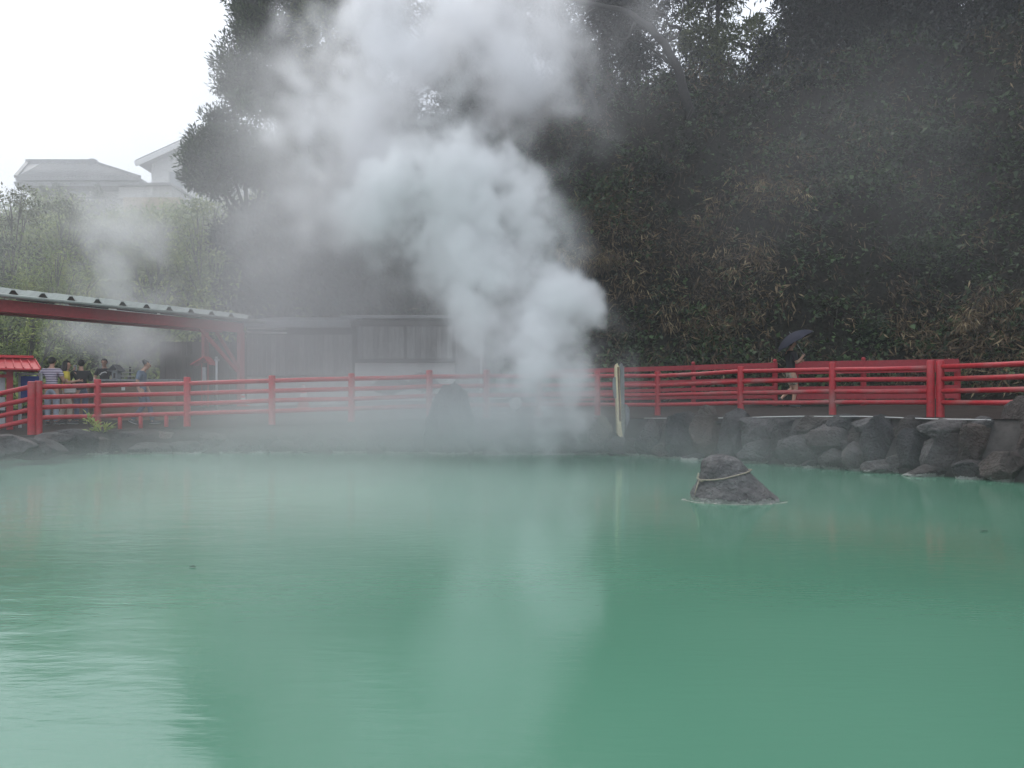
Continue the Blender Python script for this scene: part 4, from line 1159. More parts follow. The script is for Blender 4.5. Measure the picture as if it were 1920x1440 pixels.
def person(loc, yaw, label, J=None, scale=1.0, tops=None, sleeve=0.55, legs=None, shorts=False, hair='short', hairmat='hair', shoes=True, group=None, eyes=False, head_dir=None, sole=True, dress=1.0):
    """J overrides joints in the person's own frame (x right, y forward, z up, 1.70 m tall)."""
    loc = Vector(loc)
    D = {'pelvis': (0, 0, .93), 'waist': (0, 0.005, 1.05), 'spine': (0, 0, 1.17), 'chest': (0, -.005, 1.33), 'neckbase': (0, -.005, 1.43), 'neck': (0, .005, 1.49), 'jaw': (0, .025, 1.545), 'head': (0, .02, 1.615), 'crown': (0, .012, 1.685)}
    for s, n in ((-1, 'L'), (1, 'R')):
        D.update({'hip' + n: (s * .095, 0, .88), 'knee' + n: (s * .10, .02, .49), 'ankle' + n: (s * .10, -.02, .085), 'heel' + n: (s * .10, -.055, .04), 'toe' + n: (s * .115, .15, .03),
                  'sho' + n: (s * .185, -.01, 1.385), 'elb' + n: (s * .235, -.03, 1.10), 'wri' + n: (s * .245, .06, .865)})
    if J: D.update(J)
    cy_, sy_ = math.cos(yaw), math.sin(yaw)
    def W(p):
        x, y, z = p[0] * scale, p[1] * scale, p[2] * scale
        return loc + Vector((x * cy_ + y * sy_, -x * sy_ + y * cy_, z))
    root = empty('person', tuple(loc), label, 'person', group)
    rad = {'pelvis': (.140, .105), 'waist': (.125, .09), 'spine': (.130, .095), 'chest': (.150, .105), 'neckbase': (.075, .065), 'neck': (.052, .055), 'jaw': (.056, .070), 'head': (.076, .094), 'crown': (.052, .062)}
    N = {}; E = []
    def put(k, p, r):
        N[k] = (W(p), (r[0] * scale, r[1] * scale))
    for k in ('pelvis', 'waist', 'spine', 'chest', 'neckbase', 'neck', 'jaw', 'head', 'crown'): put(k, D[k], rad[k])
    ch = ['pelvis', 'waist', 'spine', 'chest', 'neckbase', 'neck', 'jaw', 'head', 'crown']
    E += list(zip(ch, ch[1:]))
    # face: nose and chin leave the head on its forward side
    hd = Vector(D['head']); jw = Vector(D['jaw'])
    fwd = Vector(head_dir) if head_dir else Vector((0, 1, 0)); fwd.normalize()
    side = fwd.cross(Vector((0, 0, 1))).normalized()
    put('nose', hd + fwd * .108 + Vector((0, 0, -.022)), (.012, .016)); E.append(('head', 'nose'))
    put('chin', jw + fwd * .062 + Vector((0, 0, -.012)), (.022, .022)); E.append(('jaw', 'chin'))
    for s, n in ((-1, 'L'), (1, 'R')):
        put('ear' + n, hd + side * (s * .086) + Vector((0, 0, -.012)), (.010, .022)); E.append(('head', 'ear' + n))
        put('sho' + n, D['sho' + n], (.060, .060)); put('elb' + n, D['elb' + n], (.042, .042)); put('wri' + n, D['wri' + n], (.027, .030))
        a, b, c = Vector(D['sho' + n]), Vector(D['elb' + n]), Vector(D['wri' + n])
        put('fore' + n, b.lerp(c, .3), (.043, .043))
        d = (c - b).normalized()
        palm = c + d * .085
        put('palm' + n, palm, (.034, .020))
        E += [('chest', 'sho' + n), ('sho' + n, 'elb' + n), ('elb' + n, 'fore' + n), ('fore' + n, 'wri' + n), ('wri' + n, 'palm' + n)]
        across = d.cross(Vector((s, 0, 0.2))).normalized()
        curl = across.cross(d).normalized() * (-s)
        for i, (o, L) in enumerate(((-.027, .062), (-.009, .074), (.009, .070), (.027, .055))):
            f1 = palm + across * o + d * (L * .5) + curl * .006; f2 = f1 + d * (L * .38) + curl * (L * .38)
            put('f%d%s' % (i, n), f1, (.0095, .0095)); put('g%d%s' % (i, n), f2, (.008, .008))
            E += [('palm' + n, 'f%d%s' % (i, n)), ('f%d%s' % (i, n), 'g%d%s' % (i, n))]
        t1 = c + d * .05 - across * .040; t2 = t1 + d * .035 + curl * .02 - across * .008
        put('t1' + n, t1, (.012, .012)); put('t2' + n, t2, (.009, .009)); E += [('wri' + n, 't1' + n), ('t1' + n, 't2' + n)]
        put('hip' + n, D['hip' + n], (.090, .090)); put('knee' + n, D['knee' + n], (.055, .058)); put('ankle' + n, D['ankle' + n], (.036, .040)); put('toe' + n, D['toe' + n], (.036, .022))
        kn, an = Vector(D['knee' + n]), Vector(D['ankle' + n])
        put('calf' + n, kn.lerp(an, .32) + Vector((0, -.015, 0)), (.052, .055)); put('thigh' + n, Vector(D['hip' + n]).lerp(kn, .45), (.076, .080))
        E += [('pelvis', 'hip' + n), ('hip' + n, 'thigh' + n), ('thigh' + n, 'knee' + n), ('knee' + n, 'calf' + n), ('calf' + n, 'ankle' + n), ('ankle' + n, 'toe' + n)]
    skin_obj('body', N, E, M['skin'], root, 'pelvis')
    # shirt
    if tops:
        S = {}; e = []
        w = dress
        S['hem'] = (W(Vector(D['pelvis']) + Vector((0, 0, -.02))), (.158 * scale * w, .122 * scale * w))
        S['waist'] = (W(D['waist']), (.146 * scale * w, .112 * scale * w)); S['spine'] = (W(D['spine']), (.152 * scale * w, .118 * scale * w)); S['chest'] = (W(D['chest']), (.166 * scale, .124 * scale))
        S['collar'] = (W(Vector(D['neckbase']) + Vector((0, 0, -.005))), (.088 * scale, .080 * scale))
        e += [('hem', 'waist'), ('waist', 'spine'), ('spine', 'chest'), ('chest', 'collar')]
        for n in 'LR':
            a, b, c = Vector(D['sho' + n]), Vector(D['elb' + n]), Vector(D['wri' + n])
            S['s' + n] = (W(a), (.076 * scale, .076 * scale))
            if sleeve <= 1:
                S['u' + n] = (W(a.lerp(b, sleeve)), (.066 * scale, .066 * scale)); e += [('chest', 's' + n), ('s' + n, 'u' + n)]
            else:
                S['u' + n] = (W(b), (.058 * scale, .058 * scale)); S['w' + n] = (W(b.lerp(c, sleeve - 1)), (.044 * scale, .044 * scale))
                e += [('chest', 's' + n), ('s' + n, 'u' + n), ('u' + n, 'w' + n)]
        skin_obj('shirt', S, e, tops, root, 'waist')
    if legs:
        S = {}; e = []
        S['p'] = (W(Vector(D['pelvis']) + Vector((0, 0, .03))), (.148 * scale, .114 * scale))
        S['q'] = (W(Vector(D['pelvis']) + Vector((0, 0, -.05))), (.150 * scale, .118 * scale)); e.append(('p', 'q'))
        for n in 'LR':
            h, k, a = Vector(D['hip' + n]), Vector(D['knee' + n]), Vector(D['ankle' + n])
            S['h' + n] = (W(h), (.098 * scale, .100 * scale)); S['t' + n] = (W(h.lerp(k, .45)), (.090 * scale, .092 * scale))
            S['k' + n] = (W(h.lerp(k, .88) if shorts else k), ((.088 if shorts else .072) * scale,) * 2)
            e += [('q', 'h' + n), ('h' + n, 't' + n), ('t' + n, 'k' + n)]
            if not shorts:
                S['c' + n] = (W(k.lerp(a, .5)), (.064 * scale,) * 2); S['a' + n] = (W(a + Vector((0, 0, .01))), (.056 * scale,) * 2)
                e += [('k' + n, 'c' + n), ('c' + n, 'a' + n)]
        skin_obj('shorts' if shorts else 'trousers', S, e, legs, root, 'q')
    # hair
    V, Fq = ico(4); p = V.copy(); f = np.array(fwd[:]); sd_ = np.array(side[:]); up = np.array([0, 0, 1.0])
    a = p @ f; u_ = p @ up; b = p @ sd_
    face = (a > 0.25) & (u_ < 0.42 + 0.25 * np.abs(b))
    k = np.where(face, 0.62, 1.0)
    low = np.clip((-u_ - 0.15) / 0.5, 0, 1) * (0 if hair == 'long' else 1) * np.clip((a + .35) / .4, 0, 1)
    k = k * (1 - 0.35 * low)
    q = np.outer(b * 0.087, sd_) + np.outer(a * 0.107, f) + np.outer(u_ * 0.098, up)
    if hair == 'long':
        dr = np.clip(-u_ + 0.1, 0, 1) * np.clip(0.55 - a, 0, 1)
        q = q + np.outer(-dr * 0.26, up) - np.outer(dr * 0.03, f) + np.outer(b * dr * 0.05, sd_)
    q = q * k[:, None] * (1 + 0.10 * fbm(V * 4 + loc.x, 3))[:, None]
    q = q + np.array(hd[:]) + f * (-0.010) + up * 0.018
    HV = np.array([W(v)[:] for v in q])
    link('hair', np_mesh('hair', HV, Fq, True), M[hairmat], root)
    if eyes:
        for s in (-1, 1):
            mb = MB(); c = W(hd + fwd * .090 + side * (s * .032) + Vector((0, 0, .004))); Vv, Ff = ico(2)
            mb.smooth = True; mb.add([c + Vector(v) * (.010 * scale) for v in Vv], [tuple(x) for x in Ff]); mb.build('eye', M['eye'], root)
    if shoes:
        for n in 'LR':
            hl, to = Vector(D['heel' + n]), Vector(D['toe' + n])
            d = (to - hl); L = d.length; d.normalize(); sx = d.cross(Vector((0, 0, 1))).normalized(); upv = sx.cross(d)
            V, Fq = ico(3)
            mid = hl.lerp(to, .5) + upv * .018
            def shp(s, lo, hi, zmul):
                q = []
                for v in V:
                    zz = max(lo, min(hi, v[2]))
                    wd = .046 * s * (1 - .12 * v[1])
                    hgt = .062 * zmul * (1.25 if v[1] < -.2 and zz > 0 else 0.85)
                    q.append(W(mid + sx * (v[0] * wd) + d * (v[1] * (L / 2 + .035) * s) + upv * (zz * hgt)))
                return q
            mb = MB(); mb.smooth = True; mb.add(shp(1.0, -.35, 1, 1.0), [tuple(x) for x in Fq]); sh = mb.build('shoe', M['shoe_dark'], root)
            if sole:
                mb = MB(); mb.smooth = True; mb.add(shp(1.06, -.60, -.22, 1.0), [tuple(x) for x in Fq]); mb.build('sole', M['shoe_white'], sh)
    return root, W, D

def on_ground(px, Y):
    x = PX(px, Y); return (x, Y, float(path_z(x, Y)) + 0.004)

# man in the striped shirt, back to us
person(on_ground(97, 19.4), R(-8), 'person from behind in a white striped shirt and pale jeans at the counter', scale=1.0, tops=M['stripe'], sleeve=0.62, legs=M['pale_jeans'],
       J={'elbL': (-.31, -.03, 1.13), 'wriL': (-.17, .16, 1.02), 'elbR': (.27, .02, 1.12), 'wriR': (.20, .22, 1.06), 'head': (0, .03, 1.612)}, eyes=False)
# woman in yellow, turned to the right
w_, W, D = person(on_ground(124, 20.0), R(62), 'person with long black hair in a yellow top gesturing beside the striped shirt', scale=0.965, tops=M['yellow_cloth'], sleeve=0.75, legs=M['beige'], hair='long',
       J={'elbR': (.25, .02, 1.13), 'wriR': (.24, .26, 1.17), 'elbL': (-.22, .03, 1.12), 'wriL': (-.12, .22, 1.15), 'kneeR': (.1, .09, .49), 'ankleR': (.1, .09, .085), 'heelR': (.1, .055, .04), 'toeR': (.11, .26, .03),
          'kneeL': (-.1, -.04, .49), 'ankleL': (-.1, -.20, .10), 'heelL': (-.1, -.23, .06), 'toeL': (-.11, -.03, .03)}, eyes=True)
mb = MB(); mb.beam(W((.14, .11, 1.40)), W((-.12, .13, 1.10)), .03, .008); mb.beam(W((.14, -.12, 1.40)), W((-.14, -.12, 1.10)), .03, .008)
bg_ = empty('shoulder_bag', tuple(W((-.1, .2, .92))), 'pale shoulder bag with a dark strap hanging on the yellow top', 'bag')
mb.build('strap', M['black_cloth'], bg_)
mb = MB(); mb.box(tuple(W((.20, .10, .96))), (.26, .12, .22), 0.4, .03); mb.build('pouch', M['bag'], bg_)
# man in black taking a picture, back to us
_, W, D = person(on_ground(152, 20.2), R(-35), 'person from behind in black holding up a phone beside the yellow top', scale=0.985, tops=M['black_cloth'], sleeve=1.8, legs=M['jeans'],
       J={'elbL': (-.25, .16, 1.20), 'wriL': (-.14, .34, 1.44), 'elbR': (.26, .12, 1.18), 'wriR': (.10, .34, 1.40)})
c = W((-.10, .40, 1.52)); ph = empty('phone', tuple(c), 'small pale phone held up by the person in black', 'phone')
mb = MB(); mb.box(tuple(c), (.075, .010, .15), R(35), .003); mb.build('case', M['white'], ph)
mb = MB(); mb.box(tuple(c + Vector((.0035, -.0055, 0))), (.062, .003, .13), R(35)); mb.build('screen', M['glass'], ph)
# man facing us behind the counter
person(on_ground(196, 23.3), R(172), 'person in a black t-shirt facing the pond behind the plank counter', scale=1.0, tops=M['black_cloth'], sleeve=0.7, legs=M['jeans'], eyes=True,
       J={'elbL': (-.27, .03, 1.12), 'wriL': (-.18, .24, 1.05), 'elbR': (.27, .03, 1.12), 'wriR': (.18, .24, 1.05)})
# man walking to the right in slate t-shirt
person(on_ground(266, 20.3), R(78), 'person with bowed head in a slate t-shirt and jeans walking past the counter', scale=1.0, tops=M['blue_cloth'], sleeve=0.8, legs=M['jeans'], hairmat='hair_grey', eyes=True, head_dir=(0, 1, -.35),
       J={'neckbase': (0, .03, 1.42), 'neck': (0, .06, 1.47), 'jaw': (0, .115, 1.52), 'head': (0, .125, 1.59), 'crown': (0, .10, 1.66), 'chest': (0, .015, 1.33),
          'elbR': (.235, -.06, 1.10), 'wriR': (.24, .00, .86), 'elbL': (-.235, .02, 1.10), 'wriL': (-.23, .13, .89),
          'kneeR': (.10, .06, .49), 'ankleR': (.10, -.22, .13), 'heelR': (.10, -.27, .10), 'toeR': (.105, -.09, .03),
          'kneeL': (-.10, .17, .50), 'ankleL': (-.10, .24, .085), 'heelL': (-.10, .20, .04), 'toeL': (-.11, .41, .045)})
# man with the umbrella
u_, W, D = person(on_ground(1482, 19.8), R(84), 'person in a black t-shirt and light shorts walking under a dark blue umbrella', scale=1.03, tops=M['black_cloth'], sleeve=0.85, legs=M['camo'], shorts=True, eyes=True, sole=False,
       J={'elbR': (.24, .05, 1.11), 'wriR': (.13, .25, 1.27), 'elbL': (-.22, .04, 1.12), 'wriL': (-.10, .25, 1.17), 'jaw': (0, .05, 1.55), 'head': (0, .05, 1.615), 'crown': (0, .035, 1.685),
          'kneeR': (.10, .10, .50), 'ankleR': (.10, .02, .09), 'heelR': (.10, -.02, .045), 'toeR': (.11, .20, .03),
          'kneeL': (-.10, .10, .50), 'ankleL': (-.10, -.20, .24), 'heelL': (-.10, -.25, .22), 'toeL': (-.105, -.12, .07)})
def umbrella():
    grip = W((.12, .315, 1.30)); tip = W((.0, .0, 1.86))
    ax = (tip - grip).normalized()
    root = empty('umbrella', tuple(grip), 'dark blue open umbrella tilted back over the walker on the path', 'umbrella')
    mb = MB(); mb.tube([grip - ax * .12, tip], .008, 8); mb.build('shaft', M['steel'], root)
    mb = MB(); mb.tube([grip - ax * .14, grip + ax * .02], .014, 8); mb.build('grip', M['shoe_dark'], root)
    a = ax.orthogonal().normalized(); b = ax.cross(a)
    n = 8; rings = [(0, 0.0), (.12, .012), (.24, .05), (.36, .105), (.46, .175), (.53, .255)]
    vs = []; fs = []
    sub = 4
    for (r, d) in rings:
        for k in range(n * sub):
            an = 2 * math.pi * k / (n * sub); t = (k % sub) / sub
            rr = r * (1 - .07 * math.sin(math.pi * t) * (r / .53)); dd = d - .012 * math.sin(math.pi * t) * (r / .53)
            vs.append(tip - ax * dd + (a * math.cos(an) + b * math.sin(an)) * rr)
    m_ = n * sub
    for i in range(len(rings) - 1):
        for k in range(m_): fs.append((i * m_ + k, i * m_ + (k + 1) % m_, (i + 1) * m_ + (k + 1) % m_, (i + 1) * m_ + k))
    mb = MB(); mb.smooth = True; mb.add(vs, fs); mb.build('canopy', M['umbrella'], root)
    for k in range(n):
        an = 2 * math.pi * k / n; pts = [tip - ax * (d + .008) + (a * math.cos(an) + b * math.sin(an)) * r for r, d in rings]
        mb = MB(); mb.tube(pts, .003, 5); mb.build('rib', M['steel'], root)
    mb = MB(); mb.tube([tip, tip + ax * .06], [.008, .004], 6); mb.build('ferrule', M['steel'], root)
umbrella()

# ------------------------------------------------------------------ plants
def leaves(pos, dirv, nrm, L, W_, fold=0.15):
    """Diamond shaped leaves: base, left, tip, right."""
    dirv = dirv / (np.linalg.norm(dirv, axis=1, keepdims=True) + 1e-9)
    sd_ = np.cross(dirv, nrm); sd_ /= (np.linalg.norm(sd_, axis=1, keepdims=True) + 1e-9)
    up = np.cross(sd_, dirv)
    L = L[:, None]; W_ = W_[:, None]
    mid = pos + dirv * L * 0.45
    v = np.stack([pos, mid - sd_ * W_ * .5 + up * W_ * fold, pos + dirv * L - up * L * 0.10, mid + sd_ * W_ * .5 + up * W_ * fold], 1)
    n = len(pos)
    return v.reshape(-1, 3), np.arange(n * 4).reshape(n, 4)

def unit(n):
    v = RNG.normal(size=(n, 3)); return v / np.linalg.norm(v, axis=1, keepdims=True)

def crown_points(blobs, per_m3, cl_r, n_leaf, bias=0.5):
    """Leaf clumps spread through ellipsoids. blobs: (centre, (rx, ry, rz))."""
    C = []
    for c, r in blobs:
        vol = 4.19 * r[0] * r[1] * r[2]
        n = max(6, int(vol * per_m3))
        u = unit(n); rad = RNG.uniform(0, 1, n) ** (1 / 3.0) * bias + (1 - bias) * RNG.uniform(.75, 1.08, n)
        q = u * rad[:, None] * np.array(r)
        nz = fbm((q + np.array(c)) * 0.8, 3)
        keep = nz > -0.07
        C.append((q + np.array(c))[keep])
    C = np.concatenate(C)
    n = len(C)
    cl = np.repeat(C, n_leaf, 0)
    tin = np.repeat(RNG.uniform(-.34, .34, n), n_leaf)
    cl_r = np.repeat(cl_r * RNG.uniform(.55, 1.35, n), n_leaf)
    off = unit(n * n_leaf) * (RNG.uniform(0, 1, n * n_leaf) ** .5 * cl_r)[:, None] * np.array([1, 1, .75])
    return cl + off, off, tin

def foliage(name, blobs, mat, parent, per_m3=4.0, cl_r=.42, n_leaf=60, size=(.12, .055), droop=0.2, up=0.35, bias=.5, tintb=.45):
    pos, off, tin = crown_points(blobs, per_m3, cl_r, n_leaf, bias)
    n = len(pos)
    d = off / (np.linalg.norm(off, axis=1, keepdims=True) + 1e-6) * 0.8 + unit(n) * .6 + np.array([0, 0, up - droop])
    nr = unit(n) * .6 + np.array([0, 0, 1.0])
    sc = RNG.uniform(.6, 1.35, n)
    V, Fq = leaves(pos, d, nr, size[0] * sc, size[1] * sc)
    t = np.clip(tintb + tin + RNG.normal(0, .16, n), 0, 1)
    return link(name, np_mesh(name, V, Fq, False, np.repeat(t, 4)), mat, parent)

def gz(x, y): return float(land_z(np.array(x), np.array(y)))

def limb(mb, pts, r0, r1, n=8, jit=0.0, rg=random):
    k = len(pts); q = []
    for i in range(k - 1):
        a, b = Vector(pts[i]), Vector(pts[i + 1]); q.append(a)
        if jit: q.append(a.lerp(b, .5) + Vector((rg.uniform(-jit, jit), rg.uniform(-jit, jit), rg.uniform(-jit, jit))))
    q.append(Vector(pts[-1]))
    m = len(q)
    mb.tube(q, [r0 + (r1 - r0) * (i / (m - 1)) ** .8 for i in range(m)], n)
    return q

def tree(name, label, base, blobs, mat, group=None, trunk_r=.22, bark='bark', seed=1, **kw):
    """base (px, Y); blobs (px, py, Y, rpx[, squash])."""
    rg = random.Random(seed)
    bx = PX(base[0], base[1]); bz = gz(bx, base[1])
    root = empty(name, (bx, base[1], bz), label, 'tree', group)
    bl = []
    for b in blobs:
        c = P(b[0], b[1], b[2]); r = b[3] * b[2] / F
        bl.append((tuple(c), (r, r * .95, r * (b[4] if len(b) > 4 else .8))))
    o = foliage('crown', bl, mat, root, **kw)
    top = max(bl, key=lambda q: q[0][2])[0]
    mb = MB()
    mid = Vector((bx, base[1], bz)).lerp(Vector(top), .55)
    limb(mb, [(bx, base[1], bz - .4), Vector((bx, base[1], bz)).lerp(mid, .5) + Vector((rg.uniform(-.2, .2), 0, 0)), mid, top], trunk_r, .03, 10, .12, rg)
    for c, r in bl:
        a = Vector((bx, base[1], bz)).lerp(Vector(top), rg.uniform(.3, .6))
        limb(mb, [a, a.lerp(Vector(c), .5) + Vector((0, 0, -.15 * r[0])), Vector(c)], trunk_r * .45, .02, 7, .12, rg)
        for j in range(5):
            e = Vector(c) + Vector((rg.uniform(-1, 1) * r[0], rg.uniform(-1, 1) * r[1], rg.uniform(-.6, .8) * r[2])) * .85
            limb(mb, [Vector(c).lerp(a, .3), Vector(c).lerp(e, .5), e], trunk_r * .2, .008, 5, .06, rg)
    mb.build('trunk', M[bark], root)
    return root

GT = 'dark trees on the hill edge behind the steam'
tree('evergreen_tree', 'rounded evergreen with spiky outline nearest the misty white house', (470, 29.5), [(432, 300, 29, 78), (405, 325, 28.6, 56), (455, 235, 29.2, 62), (490, 310, 29, 70), (388, 290, 28.8, 40)], M['ever'], GT, .24, 'bark', 1, per_m3=14, n_leaf=80, size=(.20, .06), cl_r=.40, up=.7)
tree('evergreen_tree', 'tall evergreen at the top left rising beside the bright sky', (560, 31), [(500, 130, 31, 85), (468, 170, 30.6, 56), (520, 40, 31.5, 80), (490, 60, 31, 46), (570, 190, 31, 85), (480, 0, 31.5, 50), (560, -60, 32, 90)], M['ever'], GT, .30, 'bark', 2, per_m3=12, n_leaf=80, size=(.20, .06), cl_r=.42, up=.7)
tree('broadleaf_tree', 'loose broadleaf tree with bare twigs at the top edge left of the steam', (700, 30.5), [(620, 60, 30, 70), (690, 20, 30, 80), (770, 50, 31, 95), (640, 150, 30.5, 80), (590, -40, 30, 80), (700, 190, 31, 90)], M['olive'], GT, .22, 'bark', 3, per_m3=7, n_leaf=70, size=(.17, .07), cl_r=.5)
tree('broadleaf_tree', 'dark low broadleaf tree overhanging the slatted shed roof', (520, 28.4), [(480, 450, 28, 82), (560, 420, 28, 92), (450, 540, 27.6, 52), (620, 510, 28, 90), (520, 520, 27.8, 62), (430, 470, 28, 50)], M['deep'], GT, .22, 'bark', 4, per_m3=9, n_leaf=70, size=(.16, .065), cl_r=.42)
tree('broadleaf_tree', 'dark tree hidden behind the steam above the taller slatted house', (740, 28.4), [(700, 440, 28.4, 95), (790, 480, 28.2, 85), (820, 540, 27.8, 60), (720, 540, 27.8, 70), (650, 350, 29, 90), (760, 350, 29, 100)], M['deep'], GT, .24, 'bark', 5, per_m3=7, n_leaf=65, size=(.17, .07), cl_r=.45)
tree('broadleaf_tree', 'dark tree at the hill crest behind the top of the steam column', (900, 30.5), [(880, 90, 31, 110), (960, 40, 31, 100), (820, 200, 30.5, 100), (930, 190, 30, 90), (860, -60, 31, 110)], M['deep'], GT, .25, 'bark', 6, per_m3=6, n_leaf=65, size=(.18, .075), cl_r=.5)
GC = 'trees along the hill crest at the top of the picture'
tree('crest_tree', 'crest tree behind the two bare curved trunks with sky showing through', (1150, 33), [(1080, 60, 33, 70), (1170, 30, 33, 60), (1240, -20, 33.5, 80), (1120, -50, 33, 90), (1200, 110, 33, 46), (1060, 130, 32.5, 60), (1150, 130, 32.5, 60), (1100, 85, 32.6, 55), (1195, 65, 32.6, 52)], M['deep'], GC, .2, 'bark', 7, per_m3=8, n_leaf=65, size=(.17, .075), cl_r=.5)
tree('crest_tree', 'crest tree with a bright leafy gap beside the bare curved trunk', (1340, 33), [(1330, 20, 33, 62), (1310, 90, 33, 40), (1400, 95, 32, 70), (1350, -60, 33, 80), (1290, 60, 33.6, 40), (1330, 120, 33, 50), (1420, 30, 32.5, 40)], M['olive'], GC, .2, 'bark', 8, per_m3=7, n_leaf=65, size=(.17, .075), cl_r=.45)
tree('crest_tree', 'dense dark crest tree right of the small patch of sky', (1520, 32), [(1500, 60, 32, 90), (1580, 20, 32, 100), (1470, 110, 31.5, 70), (1560, 120, 31.5, 90), (1520, -50, 32, 100), (1450, -60, 32, 60)], M['deep'], GC, .25, 'bark', 9, per_m3=7, n_leaf=65, size=(.18, .075), cl_r=.45)
tree('crest_tree', 'dark crest tree in the shadowed upper right', (1700, 31), [(1680, 60, 31, 110), (1760, 20, 31, 110), (1720, 150, 30, 100), (1660, -50, 31, 100)], M['deep'], GC, .25, 'bark', 10, per_m3=6, n_leaf=65, size=(.18, .075), cl_r=.48)
tree('crest_tree', 'dark crest tree in the extreme upper right corner', (1880, 30), [(1860, 70, 30, 120), (1950, 30, 29.5, 120), (1900, 190, 28.5, 110), (1830, -40, 30, 110), (2010, 170, 28, 110)], M['deep'], GC, .25, 'bark', 11, per_m3=6, n_leaf=65, size=(.18, .075), cl_r=.48)

def hit_y(px, py):
    Y = 20.0
    while Y < 34:
        c = P(px, py, Y)
        if c.z < gz(c.x, c.y): break
        Y += .1
    return Y
def bare_tree(label, trunk, branches, r0, seed, Y):
    rg = random.Random(seed)
    Y = hit_y(trunk[0][0], trunk[0][1] + 25) - 0.4
    p0 = P(trunk[0][0], trunk[0][1], Y)
    root = empty('bare_tree', tuple(p0), label, 'tree', 'bare trees leaning out of the hillside')
    mb = MB()
    pts = [P(px, py, Y - 0.06 * i) for i, (px, py) in enumerate(trunk)]
    pts[0].z -= .5; pts[0].y += .3
    limb(mb, pts, r0, r0 * .3, 10, .03, rg)
    mb.build('trunk', M['bark'], root)
    for br in branches:
        mb = MB(); d = rg.uniform(-.5, .5)
        q = limb(mb, [P(px, py, Y - .15 + d * i) for i, (px, py) in enumerate(br)], r0 * .36, .015, 7, .03, rg)
        # twigs
        for j in range(7):
            a = q[rg.randrange(1, len(q))]; v = Vector((rg.uniform(-1, 1), rg.uniform(-.6, .6), rg.uniform(-.3, 1))) * rg.uniform(.3, .8)
            tq = limb(mb, [a, a + v * .5, a + v + Vector((0, 0, .1))], .014, .005, 5, .05, rg)
            for jj in range(2):
                v2 = Vector((rg.uniform(-1, 1), rg.uniform(-.5, .5), rg.uniform(-.2, 1))) * .3
                limb(mb, [tq[1], tq[1] + v2], .007, .003, 4)
        mb.build('branch', M['bark'], root)
bare_tree('bare tree whose thick trunk arches left across the top of the picture', [(1300, 190), (1272, 130), (1246, 82), (1215, 48), (1178, 22), (1130, 12), (1090, 6), (1060, -6)],
    [[(1130, 12), (1105, 22), (1090, 42), (1070, 50)], [(1246, 82), (1266, 70), (1277, 55), (1281, 20), (1284, -15)], [(1191, 42), (1182, 64), (1172, 74), (1150, 68), (1126, 82)], [(1272, 130), (1230, 98), (1200, 78), (1172, 74)], [(1277, 55), (1255, 48), (1248, 28), (1222, 30)], [(1248, 28), (1226, 20), (1210, 10)]], .19, 1, 28.6)
bare_tree('smaller bare forked tree reaching into the edge of the steam', [(1128, 205), (1108, 175), (1090, 145), (1075, 118), (1055, 80), (1040, 20)],
    [[(1093, 143), (1110, 132), (1109, 122), (1100, 118), (1088, 104)], [(1110, 120), (1118, 100), (1118, 82)], [(1085, 142), (1066, 132), (1048, 116)], [(1075, 118), (1090, 90), (1092, 64)]], .13, 2, 28.2)

GB = 'shrubs on the slope below the misty houses'
def shrub(name, label, px, Y, blobs, mat, seed, group=GB, **kw):
    rg = random.Random(seed)
    bx = PX(px, Y); bz = gz(bx, Y)
    root = empty(name, (bx, Y, bz), label, 'shrub', group)
    bl = []
    for b in blobs:
        c = P(b[0], b[1], Y + (b[3] if len(b) > 3 else 0)); r = b[2] * Y / F
        bl.append((tuple(c), (r, r, r * .85)))
    foliage('foliage', bl, mat, root, **kw)
    mb = MB()
    for c, r in bl:
        limb(mb, [(bx + rg.uniform(-.2, .2), Y, bz - .2), Vector((bx, Y, bz)).lerp(Vector(c), .5), Vector(c) + Vector((0, 0, r[2] * .5))], .05, .012, 6, .1, rg)
        for j in range(4):
            e = Vector(c) + Vector((rg.uniform(-1, 1) * r[0], rg.uniform(-1, 1) * r[1], rg.uniform(-.3, 1) * r[2])) * .9
            limb(mb, [Vector((bx, Y, bz)).lerp(Vector(c), .6), Vector(c).lerp(e, .4), e], .025, .006, 5, .06, rg)
    mb.build('stem', M['bark_grey'], root)
    return root
shrub('small_tree', 'sparse small tree with sky between its branches at the left edge', 25, 36, [(20, 390, 42), (50, 420, 36), (5, 440, 40), (-30, 400, 45), (40, 365, 22)], M['olive'], 1, per_m3=3.0, n_leaf=34, size=(.16, .075), cl_r=.40)
shrub('shrub', 'brownish shrub below the tiled house', 120, 37, [(110, 420, 46), (150, 440, 50), (85, 450, 36), (190, 430, 40), (140, 395, 26)], M['olive'], 2, per_m3=4.5, n_leaf=45, size=(.14, .06), cl_r=.4)
shrub('bamboo_shrub', 'yellow green bamboo shrub above the canopy roof', 100, 31, [(90, 520, 46), (140, 530, 46), (60, 540, 36), (180, 530, 40), (110, 485, 26), (200, 560, 40), (30, 570, 40)], M['light'], 3, per_m3=5.5, n_leaf=52, size=(.22, .035), cl_r=.42, droop=.5)
shrub('bamboo_shrub', 'bright green bamboo shrub on the bank between the houses and the dark tree', 385, 34, [(370, 410, 40), (410, 400, 36), (360, 450, 46), (400, 460, 46), (345, 500, 40), (390, 520, 46), (430, 440, 30)], M['light'], 4, per_m3=5.5, n_leaf=52, size=(.20, .035), cl_r=.42, droop=.5, tintb=.38)
shrub('shrub', 'dark green shrub mass at the left edge above the canopy', 10, 32, [(0, 490, 50), (-50, 480, 60), (30, 470, 36), (-20, 540, 50)], M['ever'], 5, per_m3=5, n_leaf=55, size=(.14, .06), cl_r=.4)
